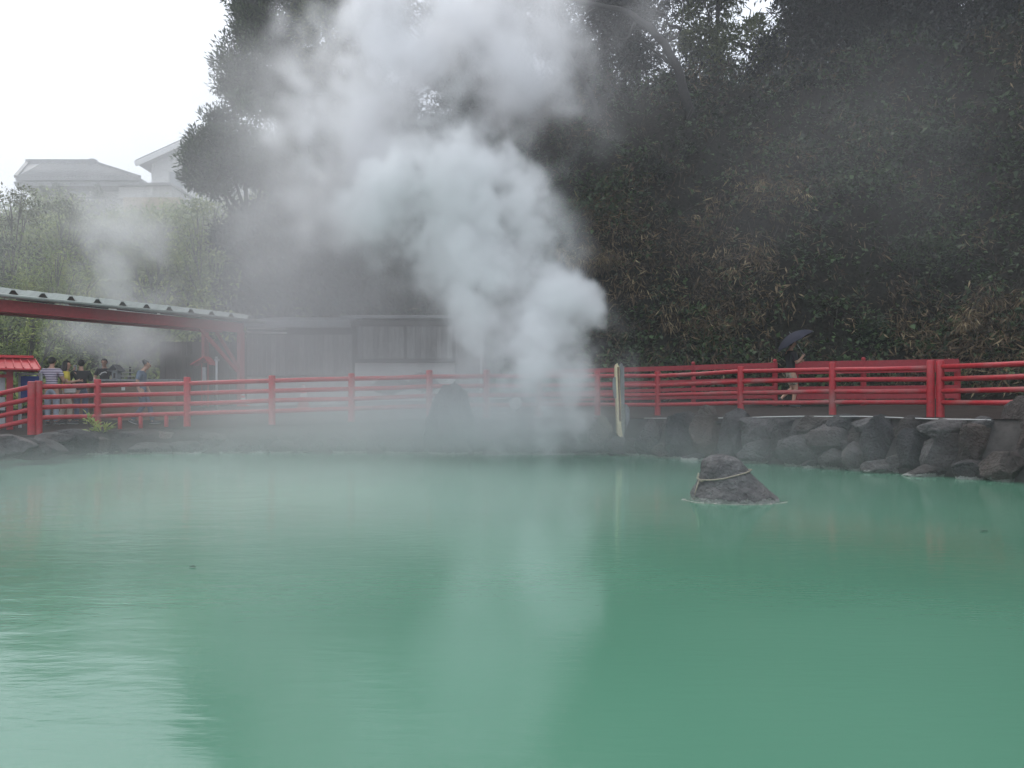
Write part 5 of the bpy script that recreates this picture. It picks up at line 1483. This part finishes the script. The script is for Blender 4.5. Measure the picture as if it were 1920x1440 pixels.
shrub('shrub', 'green shrub in the steam behind the middle of the canopy', 290, 33, [(280, 500, 46), (320, 540, 46), (250, 550, 46), (300, 450, 36), (240, 480, 36)], M['olive'], 6, per_m3=4.5, n_leaf=48, size=(.15, .05), cl_r=.4)
shrub('shrub', 'leafy shrub seen under the left end of the canopy', 40, 27.5, [(20, 630, 46), (60, 640, 36), (-30, 640, 60), (70, 610, 30), (110, 630, 30)], M['light'], 7, per_m3=7, n_leaf=52, size=(.16, .06), cl_r=.36, tintb=.30)
shrub('shrub', 'dim shrub behind the cooking steam under the canopy', 200, 28, [(170, 640, 44), (230, 650, 50), (290, 640, 46), (330, 620, 40)], M['ever'], 8, per_m3=6, n_leaf=50, size=(.15, .06), cl_r=.36, tintb=.6)
def conifer(label, px, top, base, Y, seed):
    b = P(px, base, Y); h = (base - top) * Y / F
    root = empty('garden_conifer', tuple(b), label, 'tree', 'clipped garden conifers before the tiled house')
    bl = []
    for k in range(5):
        t = k / 4; r = (.52 * (1 - t) + .16)
        bl.append((tuple(b + Vector((0.12 * math.sin(k * 2.4 + seed), 0, h * (.15 + .85 * t)))), (r, r, .17)))
    foliage('foliage', bl, M['ever'], root, per_m3=26, n_leaf=40, size=(.10, .04), cl_r=.2, bias=.9)
    mb = MB(); limb(mb, [tuple(b - Vector((0, 0, .3))), tuple(b + Vector((0, 0, h)))], .06, .02, 7); mb.build('trunk', M['bark'], root)
conifer('leftmost slim garden conifer before the tiled house window', 85, 352, 392, 44.5, 1)
conifer('slim garden conifer in the middle of the three before the tiled house', 112, 349, 395, 44.3, 2)
conifer('spreading garden conifer right of the other two before the tiled house', 186, 352, 398, 44.0, 3)

# small plants on the rock edging
def rock_plant(label, px, py, Y, n, seed, L=.17):
    rg = random.Random(seed); b = P(px, py, Y)
    root = empty('rock_plant', tuple(b), label, 'plant')
    pos = []; dv = []
    mb = MB()
    for k in range(n):
        d = Vector((rg.uniform(-1, 1), rg.uniform(-1, .4), rg.uniform(.25, 1.2))).normalized() * rg.uniform(.12, .36)
        mb.tube([b - Vector((0, 0, .05)), b + d * .6, b + d], [.006, .005, .003], 5)
        for j in range(4):
            pos.append(b + d * (.55 + .15 * j)); dv.append(d.normalized() + Vector((rg.uniform(-1, 1), rg.uniform(-1, 1), rg.uniform(-.2, .6))))
    mb.build('stem', M['bark_grey'], root)
    pos = np.array([p[:] for p in pos]); dv = np.array([p[:] for p in dv]); m = len(pos)
    V, Fq = leaves(pos, dv, unit(m) * .4 + np.array([0, -.3, 1]), RNG.uniform(.6, 1.2, m) * L, RNG.uniform(.6, 1.2, m) * L * .4)
    link('leaf', np_mesh('leaf', V, Fq, False, np.repeat(RNG.uniform(.5, 1, m), 4)), M['light'], root)
rock_plant('small leafy plant on the rocks beside the foot of the railing post', 192, 815, 16.1, 12, 1)
rock_plant('smaller leafy sprig just left of the plant on the rocks', 172, 806, 16.4, 7, 2)

# separate shrubs that stand out on the steep slope
GH = 'shrubs on the steep hillside behind the red fences'
def slope_shrub(name, label, px, py, r, mat, seed, n=4, **kw):
    Y = hit_y(px, py)          # where the sight line meets the hillside
    rg = random.Random(seed); c = P(px, py, Y)
    root = empty(name, tuple(c), label, 'shrub', GH)
    bl = []
    for k in range(n):
        q = c + Vector((rg.uniform(-1, 1) * r * .9, rg.uniform(-.5, .1) * r, rg.uniform(-.5, .6) * r)); rr = r * rg.uniform(.45, .75)
        bl.append((tuple(q), (rr, rr * .8, rr * .8)))
    foliage('foliage', bl, mat, root, **kw)
    mb = MB()
    for q, rr in bl:
        limb(mb, [c + Vector((0, .3, -.3)), c.lerp(Vector(q), .5), Vector(q)], .03, .008, 6, .08, rg)
        for j in range(3): limb(mb, [Vector(q), Vector(q) + Vector((rg.uniform(-1, 1), -rg.uniform(0, 1), rg.uniform(-.3, 1))) * rr[0]], .014, .005, 5, 0, rg)
    mb.build('stem', M['bark_grey'], root)
kw_g = dict(per_m3=16, n_leaf=46, size=(.13, .06), cl_r=.30)
kw_b = dict(per_m3=15, n_leaf=46, size=(.26, .03), cl_r=.34, droop=.9, up=.1)
slope_shrub('shrub', 'dark green shrub halfway up the slope above the double red post', 1700, 490, 1.1, M['ever'], 1, 5, **kw_g)
slope_shrub('shrub', 'green shrub just above the red fence right of the dark umbrella', 1610, 620, .75, M['ever'], 2, 4, **kw_g)
slope_shrub('shrub', 'green leafy shrub low on the slope left of the umbrella walker', 1330, 625, .7, M['cover'], 3, 4, tintb=.6, **kw_g)
slope_shrub('bamboo_clump', 'tan dry bamboo clump beside the right edge of the steam bulge', 1120, 500, .9, M['dry'], 4, 5, tintb=.62, **kw_b)
slope_shrub('bamboo_clump', 'tan dry bamboo clump in the middle of the slope above the umbrella', 1400, 480, 1.0, M['dry'], 5, 5, tintb=.58, **kw_b)
slope_shrub('bamboo_clump', 'dry brown bamboo clump at the right edge above the running railing', 1880, 580, 1.0, M['dry'], 6, 5, tintb=.5, **kw_b)
slope_shrub('bamboo_clump', 'brown bamboo clump above the narrow board fence near the signboard', 1225, 590, .8, M['dry'], 7, 5, tintb=.45, **kw_b)
slope_shrub('bamboo_clump', 'thin pale bamboo clump high on the slope above the brown clumps', 1470, 370, .8, M['dry'], 8, 4, tintb=.5, **kw_b)
slope_shrub('shrub', 'dark shrub high on the slope under the arching bare tree', 1260, 300, 1.1, M['deep'], 9, 5, tintb=.6, **kw_g)
slope_shrub('shrub', 'dark shrub high on the right part of the slope', 1790, 300, 1.2, M['deep'], 10, 5, tintb=.6, **kw_g)

# hillside undergrowth: dense stuff on the slope
def slope_samples(n, x0, x1, d0, d1):
    """Points scattered evenly over the part of the slope between d0 and d1 metres from its foot."""
    m = int(n * 2.3)
    x = RNG.uniform(x0, 26, m); y = RNG.uniform(4, 40, m)
    px = x / y * F + 960
    k = (px > -250) & (px < 2200); x = x[k]; y = y[k]
    d = foot_d(x, y)
    k = (d > d0) & (d < d1)
    return x[k], y[k], d[k]
def slope_pts(x, y):
    z = land_z(x, y)
    e = .15
    nx = (land_z(x + e, y) - z) / e; ny = (land_z(x, y + e) - z) / e
    nr = np.stack([-nx, -ny, np.ones_like(nx)], -1); nr /= np.linalg.norm(nr, axis=1, keepdims=True)
    return np.stack([x, y, z], -1), nr
def undergrowth():
    # dry bamboo grass in hanging tufts
    n = 20000
    x, y, d = slope_samples(n, -11, 13.75, .1, 12.5); n = len(x)
    m = fbm(np.stack([x * .42, d * .42, x * 0], -1), 3)
    pr = np.clip(.22 + m * 3.0 - d * .015 + .85 * np.exp(-((x - 4.4) / 3.4) ** 2 - ((d - 2.8) / 1.9) ** 2) + .6 * np.exp(-((x - 13.2) / 2.6) ** 2 - ((d - 1.6) / 1.6) ** 2), 0.14, 1)
    k = RNG.uniform(0, 1, n) < pr; x, y, d, m = x[k], y[k], d[k], m[k]
    p, nr = slope_pts(x, y); T = len(p); q = 13
    h = RNG.uniform(.1, .75, T)
    p = p + nr * (h * .45)[:, None] + np.array([0, 0, 1.0]) * (h * .3)[:, None]
    pos = np.repeat(p, q, 0) + RNG.normal(0, .17, (T * q, 3))
    dv = np.repeat(nr, q, 0) * .55 + np.array([0, -.15, -.75]) + RNG.normal(0, .42, (T * q, 3))
    L = RNG.uniform(.14, .42, T * q); Wd = L * RNG.uniform(.08, .16, T * q)
    V, Fq = leaves(pos, dv, unit(T * q), L, Wd)
    t = np.clip(np.repeat(RNG.uniform(.12, .78, T) - d * .034, q) + RNG.normal(0, .16, T * q), 0, 1)
    tag(link('dry_grass', np_mesh('dry_grass', V, Fq, False, np.repeat(t, 4)), M['dry']), 'dry tan bamboo grass hanging over the steep hillside', 'dry grass', kind='stuff')
    # green leaf cover
    n = 30000
    x, y, d = slope_samples(n, -11, 13.75, 0, 12.5); n = len(x)
    m = fbm(np.stack([x * .33 + 9, d * .45, x * 0 + 4], -1), 3)
    pr = np.clip(.52 + m * 3.0 + .35 * np.exp(-((x - 4) / 3.2) ** 2 - (d / 1.1) ** 2), 0.25, 1) * (1 - .65 * np.exp(-((x - 4.4) / 3.4) ** 2 - ((d - 2.9) / 1.7) ** 2))
    k = RNG.uniform(0, 1, n) < pr; x, y, d = x[k], y[k], d[k]
    p, nr = slope_pts(x, y); T = len(p); q = 9
    h = RNG.uniform(.05, .6, T)
    pos = np.repeat(p + nr * (h * .4)[:, None] + np.array([0, 0, 1.0]) * (h * .3)[:, None], q, 0) + RNG.normal(0, .14, (T * q, 3))
    dv = np.repeat(nr, q, 0) * .5 + RNG.normal(0, .6, (T * q, 3)) + np.array([0, -.2, 0])
    L = RNG.uniform(.08, .22, T * q); Wd = L * RNG.uniform(.4, .9, T * q)
    V, Fq = leaves(pos, dv, np.array([0, -.5, 1.0]) + unit(T * q) * .5, L, Wd)
    t = np.clip(np.repeat(RNG.uniform(.1, .70, T) - d * .028, q) + RNG.normal(0, .14, T * q), 0, 1)
    tag(link('leafy_undergrowth', np_mesh('leafy_undergrowth', V, Fq, False, np.repeat(t, 4)), M['cover']), 'dark green leafy undergrowth covering the steep hillside', 'undergrowth', kind='stuff')
    # scrub standing up along the crest
    n = 5200
    x, y, d = slope_samples(n, -11, 13.75, 6.4, 9.6)
    p, nr = slope_pts(x, y); T = len(p); q = 16
    hm = np.clip(.5 + 2.6 * fbm(np.stack([x * .5, y * .5, x * 0 + 2], -1), 3), .1, 1.6)
    pos = np.repeat(p + np.array([0, 0, 1.0]) * (RNG.uniform(.05, 1.5, T) * hm)[:, None], q, 0) + RNG.normal(0, .22, (T * q, 3))
    dv = unit(T * q) + np.array([0, -.2, .35])
    L = RNG.uniform(.10, .28, T * q)
    V, Fq = leaves(pos, dv, unit(T * q) * .6 + np.array([0, -.3, 1]), L, L * RNG.uniform(.25, .55, T * q))
    t = np.clip(np.repeat(RNG.uniform(.05, .6, T), q) + RNG.normal(0, .14, T * q), 0, 1)
    tag(link('crest_scrub', np_mesh('crest_scrub', V, Fq, False, np.repeat(t, 4)), M['deep']), 'dark scrub along the top edge of the steep hillside', 'scrub', kind='stuff')
    # thin dead stems and vines
    mb = MB(); rg = random.Random(12)
    xs, ys, ds = slope_samples(750, -8, 13.6, .2, 9)
    pp, nn = slope_pts(xs, ys)
    for i in range(len(pp)):
        a = Vector(pp[i]) + Vector(nn[i]) * .1; n_ = Vector(nn[i])
        v = (n_ * rg.uniform(.2, .9) + Vector((rg.uniform(-.8, .8), -.1, rg.uniform(-.2, 1.3)))) * rg.uniform(.3, 1.1)
        mid = a + v * .5 + Vector((rg.uniform(-.12, .12), rg.uniform(-.1, .1), rg.uniform(0, .15)))
        mb.tube([a, mid, a + v + Vector((0, -.05, -.12))], [.010, .007, .003], 4, False)
    tag(mb.build('dead_stems', M['bark_grey'], None), 'thin grey dead stems and twigs sticking out of the hillside', 'twigs', kind='stuff')
    # green cover on the left slope below the houses
    n = 12000
    x = RNG.uniform(-34, -7, n); y = foot_y(x) + RNG.uniform(0, 19, n)
    p, nr = slope_pts(x, y); q = 8; T = n
    pos = np.repeat(p + np.array([0, 0, 1.0]) * RNG.uniform(0, .6, T)[:, None], q, 0) + RNG.normal(0, .25, (T * q, 3))
    dv = unit(T * q) + np.array([0, -.3, .3])
    L = RNG.uniform(.14, .34, T * q)
    V, Fq = leaves(pos, dv, unit(T * q) * .5 + np.array([0, -.4, 1]), L, L * RNG.uniform(.25, .5, T * q))
    t = np.clip(np.repeat(RNG.uniform(.1, .7, T), q) + RNG.normal(0, .15, T * q), 0, 1)
    tag(link('slope_plants', np_mesh('slope_plants', V, Fq, False, np.repeat(t, 4)), M['light']), 'low green plants covering the slope below the misty houses', 'ground cover', kind='stuff')
undergrowth()

for k, (px, py, L, a, lab) in enumerate([(1845, 997, .07, .1, 'small dark twig floating on the green water at the right edge'), (361, 1064, .045, -.2, 'tiny dark leaf floating on the water near the ripples')]):
    Y = HC * F / (py - HOR); c = P(px, py, Y); c.z = .006
    mb = MB(); d = Vector((math.cos(a), math.sin(a), 0)) * L / 2
    mb.tube([c - d, c + Vector((0, .006, .002)), c + d], [.002, .004, .002], 6)
    tag(mb.build('floating_twig', M['bark'], None, tuple(c)), lab, 'twig')

# ------------------------------------------------------------------ air: haze and steam
def vol_mat(name, color, density, aniso=0.0, grid=False):
    m = bpy.data.materials.new(name); m.use_nodes = True
    nt = m.node_tree; nt.nodes.clear()
    out = nt.nodes.new('ShaderNodeOutputMaterial'); v = nt.nodes.new('ShaderNodeVolumePrincipled')
    v.inputs['Color'].default_value = (*color, 1)
    v.inputs['Density'].default_value = density
    v.inputs['Anisotropy'].default_value = aniso
    v.inputs['Density Attribute'].default_value = 'density' if grid else ''
    nt.links.new(v.outputs[0], out.inputs['Volume'])
    return m

def lattice(shape, cell, seed):
    """Smooth random field on a regular grid, feature size `cell` voxels (separable cubic B-spline)."""
    rg = np.random.default_rng(seed)
    cs = [max(4, int(math.ceil(s / cell)) + 4) for s in shape]
    g = rg.normal(size=cs).astype(np.float32)
    def bas(n, m):
        t = np.arange(n) / cell; i = np.floor(t).astype(int); f = t - i
        B = np.zeros((n, m), np.float32); r = np.arange(n)
        w = [(1 - f) ** 3 / 6, (3 * f ** 3 - 6 * f ** 2 + 4) / 6, (-3 * f ** 3 + 3 * f ** 2 + 3 * f + 1) / 6, f ** 3 / 6]
        for k in range(4): B[r, np.minimum(i + k, m - 1)] += w[k]
        return B
    Bx, By, Bz = (bas(s, c) for s, c in zip(shape, cs))
    g = np.tensordot(Bx, g, (1, 0)); g = np.tensordot(By, g, (1, 1)); g = np.tensordot(Bz, g, (1, 2))
    # axes now z, y, x
    out = np.transpose(g, (2, 1, 0)); return out / 0.55
def fractal(shape, cell, oct, seed, gain=.5, billow=False):
    s = 0; a = 1; t = 0
    for k in range(oct):
        n = lattice(shape, max(1.6, cell), seed + k * 17)
        if billow: n = np.abs(n) * 1.25 - 1.0
        s = s + a * n; t += a * a; a *= gain; cell /= 2.0
    return s / math.sqrt(t)

def grid_volume(name, lo, hi, dens, mat, label, cat):
    """Make a mesh whose 'd' attribute is turned into a fog grid by a Volume Cube node."""
    dens = np.where(dens < 1e-3, 0, dens).astype(np.float32)
    shape = dens.shape
    me = bpy.data.meshes.new(name)
    me.vertices.add(dens.size)
    a = me.attributes.new('d', 'FLOAT', 'POINT'); a.data.foreach_set('value', np.ascontiguousarray(dens.transpose(2, 1, 0)).ravel())
    me.materials.append(mat)
    o = bpy.data.objects.new(name, me); COL.objects.link(o)
    tag(o, label, cat, kind='stuff')
    nt = bpy.data.node_groups.new(name + '_grid', 'GeometryNodeTree')
    nt.interface.new_socket('Geometry', in_out='INPUT', socket_type='NodeSocketGeometry')
    nt.interface.new_socket('Geometry', in_out='OUTPUT', socket_type='NodeSocketGeometry')
    N = nt.nodes; L = nt.links
    gi = N.new('NodeGroupInput'); go = N.new('NodeGroupOutput')
    vc = N.new('GeometryNodeVolumeCube')
    vc.inputs['Min'].default_value = lo; vc.inputs['Max'].default_value = hi
    for k, s in zip('XYZ', shape): vc.inputs['Resolution ' + k].default_value = s
    vc.inputs['Background'].default_value = 0
    pos = N.new('GeometryNodeInputPosition')
    sub = N.new('ShaderNodeVectorMath'); sub.operation = 'SUBTRACT'; sub.inputs[1].default_value = lo; L.new(pos.outputs[0], sub.inputs[0])
    mul = N.new('ShaderNodeVectorMath'); mul.operation = 'MULTIPLY'; mul.inputs[1].default_value = tuple((s - 1) / (h - l) for s, h, l in zip(shape, hi, lo)); L.new(sub.outputs[0], mul.inputs[0])
    sep = N.new('ShaderNodeSeparateXYZ'); L.new(mul.outputs[0], sep.inputs[0])
    def mth(op, a, b=None):
        nd = N.new('ShaderNodeMath'); nd.operation = op
        for sk, v in zip(nd.inputs, (a, b)):
            if v is None: continue
            if isinstance(v, bpy.types.NodeSocket): L.new(v, sk)
            else: sk.default_value = v
        return nd.outputs[0]
    ix, iy, iz = (mth('ROUND', sep.outputs[k]) for k in range(3))
    fti = []
    for v in (ix, iy, iz):
        nd = N.new('FunctionNodeFloatToInt'); nd.rounding_mode = 'ROUND'; L.new(v, nd.inputs[0]); fti.append(nd.outputs[0])
    def imth(op, a, b):
        nd = N.new('FunctionNodeIntegerMath'); nd.operation = op
        for sk, v in zip(nd.inputs, (a, b)):
            if isinstance(v, bpy.types.NodeSocket): L.new(v, sk)
            else: sk.default_value = v
        return nd.outputs[0]
    idx = imth('ADD', fti[0], imth('MULTIPLY', imth('ADD', fti[1], imth('MULTIPLY', fti[2], shape[1])), shape[0]))
    na = N.new('GeometryNodeInputNamedAttribute'); na.data_type = 'FLOAT'; na.inputs['Name'].default_value = 'd'
    si = N.new('GeometryNodeSampleIndex'); si.data_type = 'FLOAT'; si.domain = 'POINT'
    L.new(gi.outputs[0], si.inputs['Geometry']); L.new(na.outputs[0], si.inputs['Value']); L.new(idx, si.inputs['Index'])
    L.new(si.outputs[0], vc.inputs['Density'])
    sm = N.new('GeometryNodeSetMaterial'); sm.inputs['Material'].default_value = mat
    L.new(vc.outputs[0], sm.inputs['Geometry']); L.new(sm.outputs[0], go.inputs[0])
    md = o.modifiers.new('Grid', 'NODES'); md.node_group = nt
    return o

def grid_axes(lo, hi, vox):
    shape = tuple(int(round((h - l) / vox)) + 1 for l, h in zip(lo, hi))
    ax = [np.linspace(l, h, s, dtype=np.float32) for l, h, s in zip(lo, hi, shape)]
    return shape, ax

def puffs(lo, hi, vox, blobs, warp, seed, fine=0.0, grow=1.22, soften=0.0, halo=0.0):
    """blobs: (px, py, Y, r px, density, softness[, ysquash]); returns density array."""
    shape, (ax, ay, az) = grid_axes(lo, hi, vox)
    X, Y, Z = np.meshgrid(ax, ay, az, indexing='ij')
    for amp, cell, s in warp:
        X = X + amp * fractal(shape, cell / vox, 2, seed + s)
        Y = Y + amp * fractal(shape, cell / vox, 2, seed + s + 100)
        Z = Z + amp * fractal(shape, cell / vox, 2, seed + s + 200)
    bil = .45 * fractal(shape, 0.85 / vox, 4, seed + 900, .68, True) + .65 * fractal(shape, 0.7 / vox, 5, seed + 950, .70)
    wsp = fractal(shape, 0.9 / vox, 4, seed + 970, .6)
    D = np.zeros(shape, np.float32)
    for b in blobs:
        px, py, yy, rp, dn, soft = b[:6]
        c = P(px, py, yy); r = rp * yy / F * grow
        ys = b[6] if len(b) > 6 else 0.8
        m = 2.0
        sl = [slice(max(0, int(np.searchsorted(a, q - r * m * k) - 1)), int(np.searchsorted(a, q + r * m * k) + 1)) for a, q, k in zip((ax, ay, az), c, (1, 1, 1))]
        sl = tuple(sl)
        if any(s.stop <= s.start for s in sl): continue
        d = np.sqrt((X[sl] - c.x) ** 2 + ((Y[sl] - c.y) / ys) ** 2 + (Z[sl] - c.z) ** 2) / r
        e = 1 - d + fine * bil[sl] * (0.5 + 0.5 * soft)
        v = np.clip(e / (soft + soften), 0, 1); v = v ** 1.5 * (2.5 - 1.5 * v) * dn
        hal = np.clip(1.42 - d + 0.75 * wsp[sl], 0, 1.2) ** 2 * dn * halo
        v = v + hal
        D[sl] = np.maximum(D[sl], v) + 0.25 * np.minimum(D[sl], v)
    return D, shape

def main_plume():
    lo = (-5.6, 14.2, -0.05); hi = (2.6, 18.6, 9.6); vox = 0.05
    B = [ # px, py, Y, r, density, softness
        (1080, 835, 15.7, 50, 2.4, .8), (1055, 800, 15.8, 62, 2.4, .8), (1085, 780, 15.8, 54, 2.6, .7), (1045, 745, 15.9, 72, 2.4, .8), (1078, 725, 15.9, 56, 2.6, .7),
        (1030, 690, 16.0, 80, 2.5, .7), (1070, 675, 16.0, 54, 2.5, .7), (985, 650, 16.1, 80, 2.5, .7), (1050, 615, 16.0, 66, 3.0, .45), (1075, 595, 16.0, 46, 3.0, .4), (1010, 580, 16.1, 78, 3.0, .5),
        (940, 590, 16.2, 76, 2.6, .6), (960, 530, 16.2, 80, 3.0, .5), (890, 540, 16.3, 60, 2.4, .6), (930, 480, 16.2, 86, 3.2, .45), (985, 455, 16.2, 58, 3.2, .4), (860, 470, 16.3, 76, 3.0, .5), (975, 400, 16.3, 66, 3.2, .4), (1005, 430, 16.2, 46, 3.0, .4),
        (900, 400, 16.3, 90, 3.4, .45), (800, 430, 16.4, 80, 3.2, .5), (830, 350, 16.3, 96, 3.6, .42), (910, 325, 16.4, 64, 3.4, .4), (760, 380, 16.4, 80, 3.2, .5), (710, 410, 16.5, 66, 2.4, .6), (860, 295, 16.5, 56, 3.4, .4), (800, 300, 16.5, 52, 3.2, .4), (745, 340, 16.5, 50, 2.8, .5),
        (670, 430, 16.7, 50, 1.4, .9), (800, 500, 16.6, 56, 1.8, .8),
        (1105, 800, 15.7, 26, 1.3, .8), (1105, 740, 15.8, 24, 1.4, .7),
        (900, 680, 16.4, 66, .9, 1.0), (930, 740, 16.2, 56, .7, 1.0), (985, 790, 16.0, 66, 1.1, 1.0), (1000, 835, 15.9, 66, 1.2, 1.0), (1115, 845, 15.6, 34, 1.2, 1.0)]
    D, shape = puffs(lo, hi, vox, B, [(.22, 1.2, 1), (.10, .42, 5)], 21, .70, 1.22, .25, .085)
    grid_volume('steam_plume', lo, hi, D, vol_mat('steam', (.997, .9975, .9995), 0.95, 0.0, True), 'thick white steam column billowing from the far edge of the pond up to the left', 'steam')
main_plume()

def upper_steam():
    lo = (-7.5, 16.2, 3.0); hi = (4.2, 21.5, 12.0); vox = 0.11
    B = [(700, 250, 17.8, 110, .62, 1.0), (640, 200, 18, 90, .55, 1.0), (720, 150, 18.2, 120, .62, 1.0), (790, 110, 18.3, 110, .62, 1.0), (660, 310, 17.8, 90, .55, 1.0), (640, 390, 17.8, 80, .4, 1.0),
         (820, 200, 18, 100, .55, 1.0), (850, 60, 18.6, 130, .55, 1.0), (930, 90, 18.8, 110, .50, 1.0), (960, 150, 18.8, 90, .55, 1.0), (990, 80, 19, 100, .45, 1.0), (1030, 30, 19.2, 90, .40, 1.0), (980, 190, 18.8, 50, .45, .9), (900, 0, 19, 130, .5, 1.0), (780, 20, 18.8, 110, .45, 1.0),
         (1060, 110, 19.2, 60, .25, 1.0), (880, 230, 18.2, 60, .25, 1.0), (740, 260, 17.4, 80, .5, 1.0), (590, 130, 18.4, 60, .3, 1.0), (1000, -60, 19.2, 130, .45, 1.0), (800, -80, 19, 150, .45, 1.0)]
    D, shape = puffs(lo, hi, vox, B, [(.42, 2.0, 1), (.16, .8, 5)], 51, .55, 1.42, .10, .10)
    grid_volume('drifting_steam', lo, hi, D, vol_mat('soft_steam', (.99, .992, .998), 2.0, 0.25, True), 'softer grey steam drifting up and left above the thick column', 'steam')
upper_steam()

def back_steam():
    lo = (-17, 21, 0.6); hi = (-9.5, 32, 12.0); vox = 0.12
    B = [(250, 560, 27.5, 60, .5, .9), (235, 510, 27.8, 56, .55, .9), (270, 470, 28, 60, .5, .9), (220, 450, 28.2, 60, .45, 1.0), (260, 410, 28.5, 60, .4, 1.0), (190, 410, 28.5, 70, .3, 1.0), (300, 430, 28.5, 56, .3, 1.0), (150, 390, 28.5, 60, .2, 1.0), (300, 570, 27.5, 56, .4, .9),
         (200, 665, 23.8, 40, .7, .8), (180, 640, 24.2, 44, .45, 1.0), (235, 655, 23.8, 40, .8, .7), (265, 665, 23.5, 36, .5, .9), (240, 625, 24.5, 50, .5, 1.0), (170, 610, 25, 60, .35, 1.0), (290, 640, 24, 50, .35, 1.0)]
    D, shape = puffs(lo, hi, vox, B, [(.3, 1.6, 1), (.12, .6, 5)], 71, .36, 1.4, .1, .08)
    grid_volume('kitchen_steam', lo, hi, D, vol_mat('kitchen_steam', (.985, .988, .995), 1.3, 0.35, True), 'pale steam rising from the steam kitchen up past the misty houses', 'steam')
back_steam()

def pond_mist():
    lo = (-17, 3.0, 0.02); hi = (14, 27, 12.5); vox = 0.25
    shape, (ax, ay, az) = grid_axes(lo, hi, vox)
    X, Y, Z = np.meshgrid(ax, ay, az, indexing='ij')
    n = fractal(shape, 3.2 / vox, 3, 5, .5); n2 = fractal(shape, 1.4 / vox, 3, 55, .5)
    D = np.zeros(shape, np.float32)
    def bank(px, py, yy, rx, ry, rz, d):
        nonlocal D
        c = P(px, py, yy)
        q = ((X - c.x) / rx) ** 2 + ((Y - c.y) / ry) ** 2 + ((Z - c.z) / rz) ** 2
        D += d * np.exp(-q * 1.6)
    bank(640, 800, 15.2, 4.0, 2.4, 1.0, .30)
    bank(570, 735, 16.0, 2.8, 1.6, .8, .22)       # thick patch over the far bank, centre left
    bank(620, 640, 20.5, 4.4, 2.5, 2.6, .20)       # before the sheds
    bank(480, 690, 19, 3.0, 1.6, 1.4, .07)
    bank(560, 420, 22, 4.0, 2.5, 3.0, .08)         # under the tree
    bank(500, 300, 24, 4.0, 2.5, 3.6, .11)
    bank(480, 80, 25, 4.0, 3.0, 3.6, .09)
    bank(950, 790, 15, 2.6, 2.0, 1.0, .30)
    bank(1366, 900, 8.6, 1.6, 1.2, .4, .07)
    bank(1500, 845, 11.2, 3.4, 1.0, .6, .06)
    bank(1550, 930, 8.6, 2.6, 1.4, .35, .05)
    bank(60, 890, 12.0, 2.4, 1.4, .35, .05)
    bank(460, 905, 10.4, 4.2, 2.8, .5, .21)
    bank(480, 1080, 5.6, 3.2, 2.4, .38, .20)
    bank(600, 1200, 4.2, 1.8, 1.8, .36, .14)
    bank(900, 1000, 7.0, 2.2, 2.2, .35, .07)
    bank(130, 970, 8.0, 3.2, 2.2, .4, .13)
    bank(760, 930, 10.0, 3.2, 2.8, .5, .16)
    bank(1300, 840, 13.5, 3.0, 2.5, .7, .05)
    bank(1500, 250, 19, 3.5, 2.0, 3.4, .018)       # thin veils over the dark hillside
    bank(1750, 430, 18, 3.0, 2.0, 2.6, .014)
    bank(1400, 420, 20, 2.2, 1.6, 2.0, .010)
    bank(1850, 150, 18, 3.0, 2.0, 3.0, .012)
    bank(1100, 120, 22, 3.0, 2.0, 2.4, .05)
    D = D * np.clip(.9 + .55 * n + .35 * n2, 0.05, 3)
    D *= np.clip((Z - .0) / .2, .3, 1)
    D[0] = D[-1] = 0; D[:, 0] = D[:, -1] = 0; D[:, :, -1] = 0
    grid_volume('pond_mist', lo, hi, np.where(D < 2e-3, 0, D), vol_mat('mist', (.98, .985, .995), 1.0, 0.4, True), 'thin mist hanging over the far bank and drifting across the hillside', 'mist')
pond_mist()

def hill_mist():
    lo = (-44, 23, 2.0); hi = (-9, 47, 26); vox = 0.6
    shape, (ax, ay, az) = grid_axes(lo, hi, vox)
    X, Y, Z = np.meshgrid(ax, ay, az, indexing='ij')
    n = fractal(shape, 5.0 / vox, 3, 8, .5)
    D = .030 * np.clip(1 + .5 * n, .2, 2.5) * np.clip((X - lo[0]) / 5, 0, 1) * np.clip((hi[0] - X) / 5, 0, 1) * np.clip((Y - 33) / 3, 0, 1) * np.clip((hi[1] - Y) / 2, 0, 1) * np.clip((Z - 2) / 5, 0, 1) * np.clip((hi[2] - Z) / 5, 0, 1)
    c = P(110, 480, 29)
    D += .075 * np.clip(1 + .6 * n, .2, 2.5) * np.exp(-(((X - c.x) / 4.5) ** 2 + ((Y - c.y) / 2.2) ** 2 + ((Z - c.z) / 3.2) ** 2) * 1.6) * np.clip((Y - lo[1]) / 2, 0, 1)
    grid_volume('hill_mist', lo, hi, D, vol_mat('far_mist', (.985, .99, .998), 1.0, 0.5, True), 'white mist fading the two houses on the hill', 'mist')
hill_mist()

def haze():
    mb = MB(); mb.box((0, 20, 20), (300, 300, 46))
    o = mb.build('haze', vol_mat('haze_air', (.96, .975, 1.0), 0.0021, 0.4))
    tag(o, 'pale damp haze filling the whole valley', 'haze', kind='stuff')
haze()
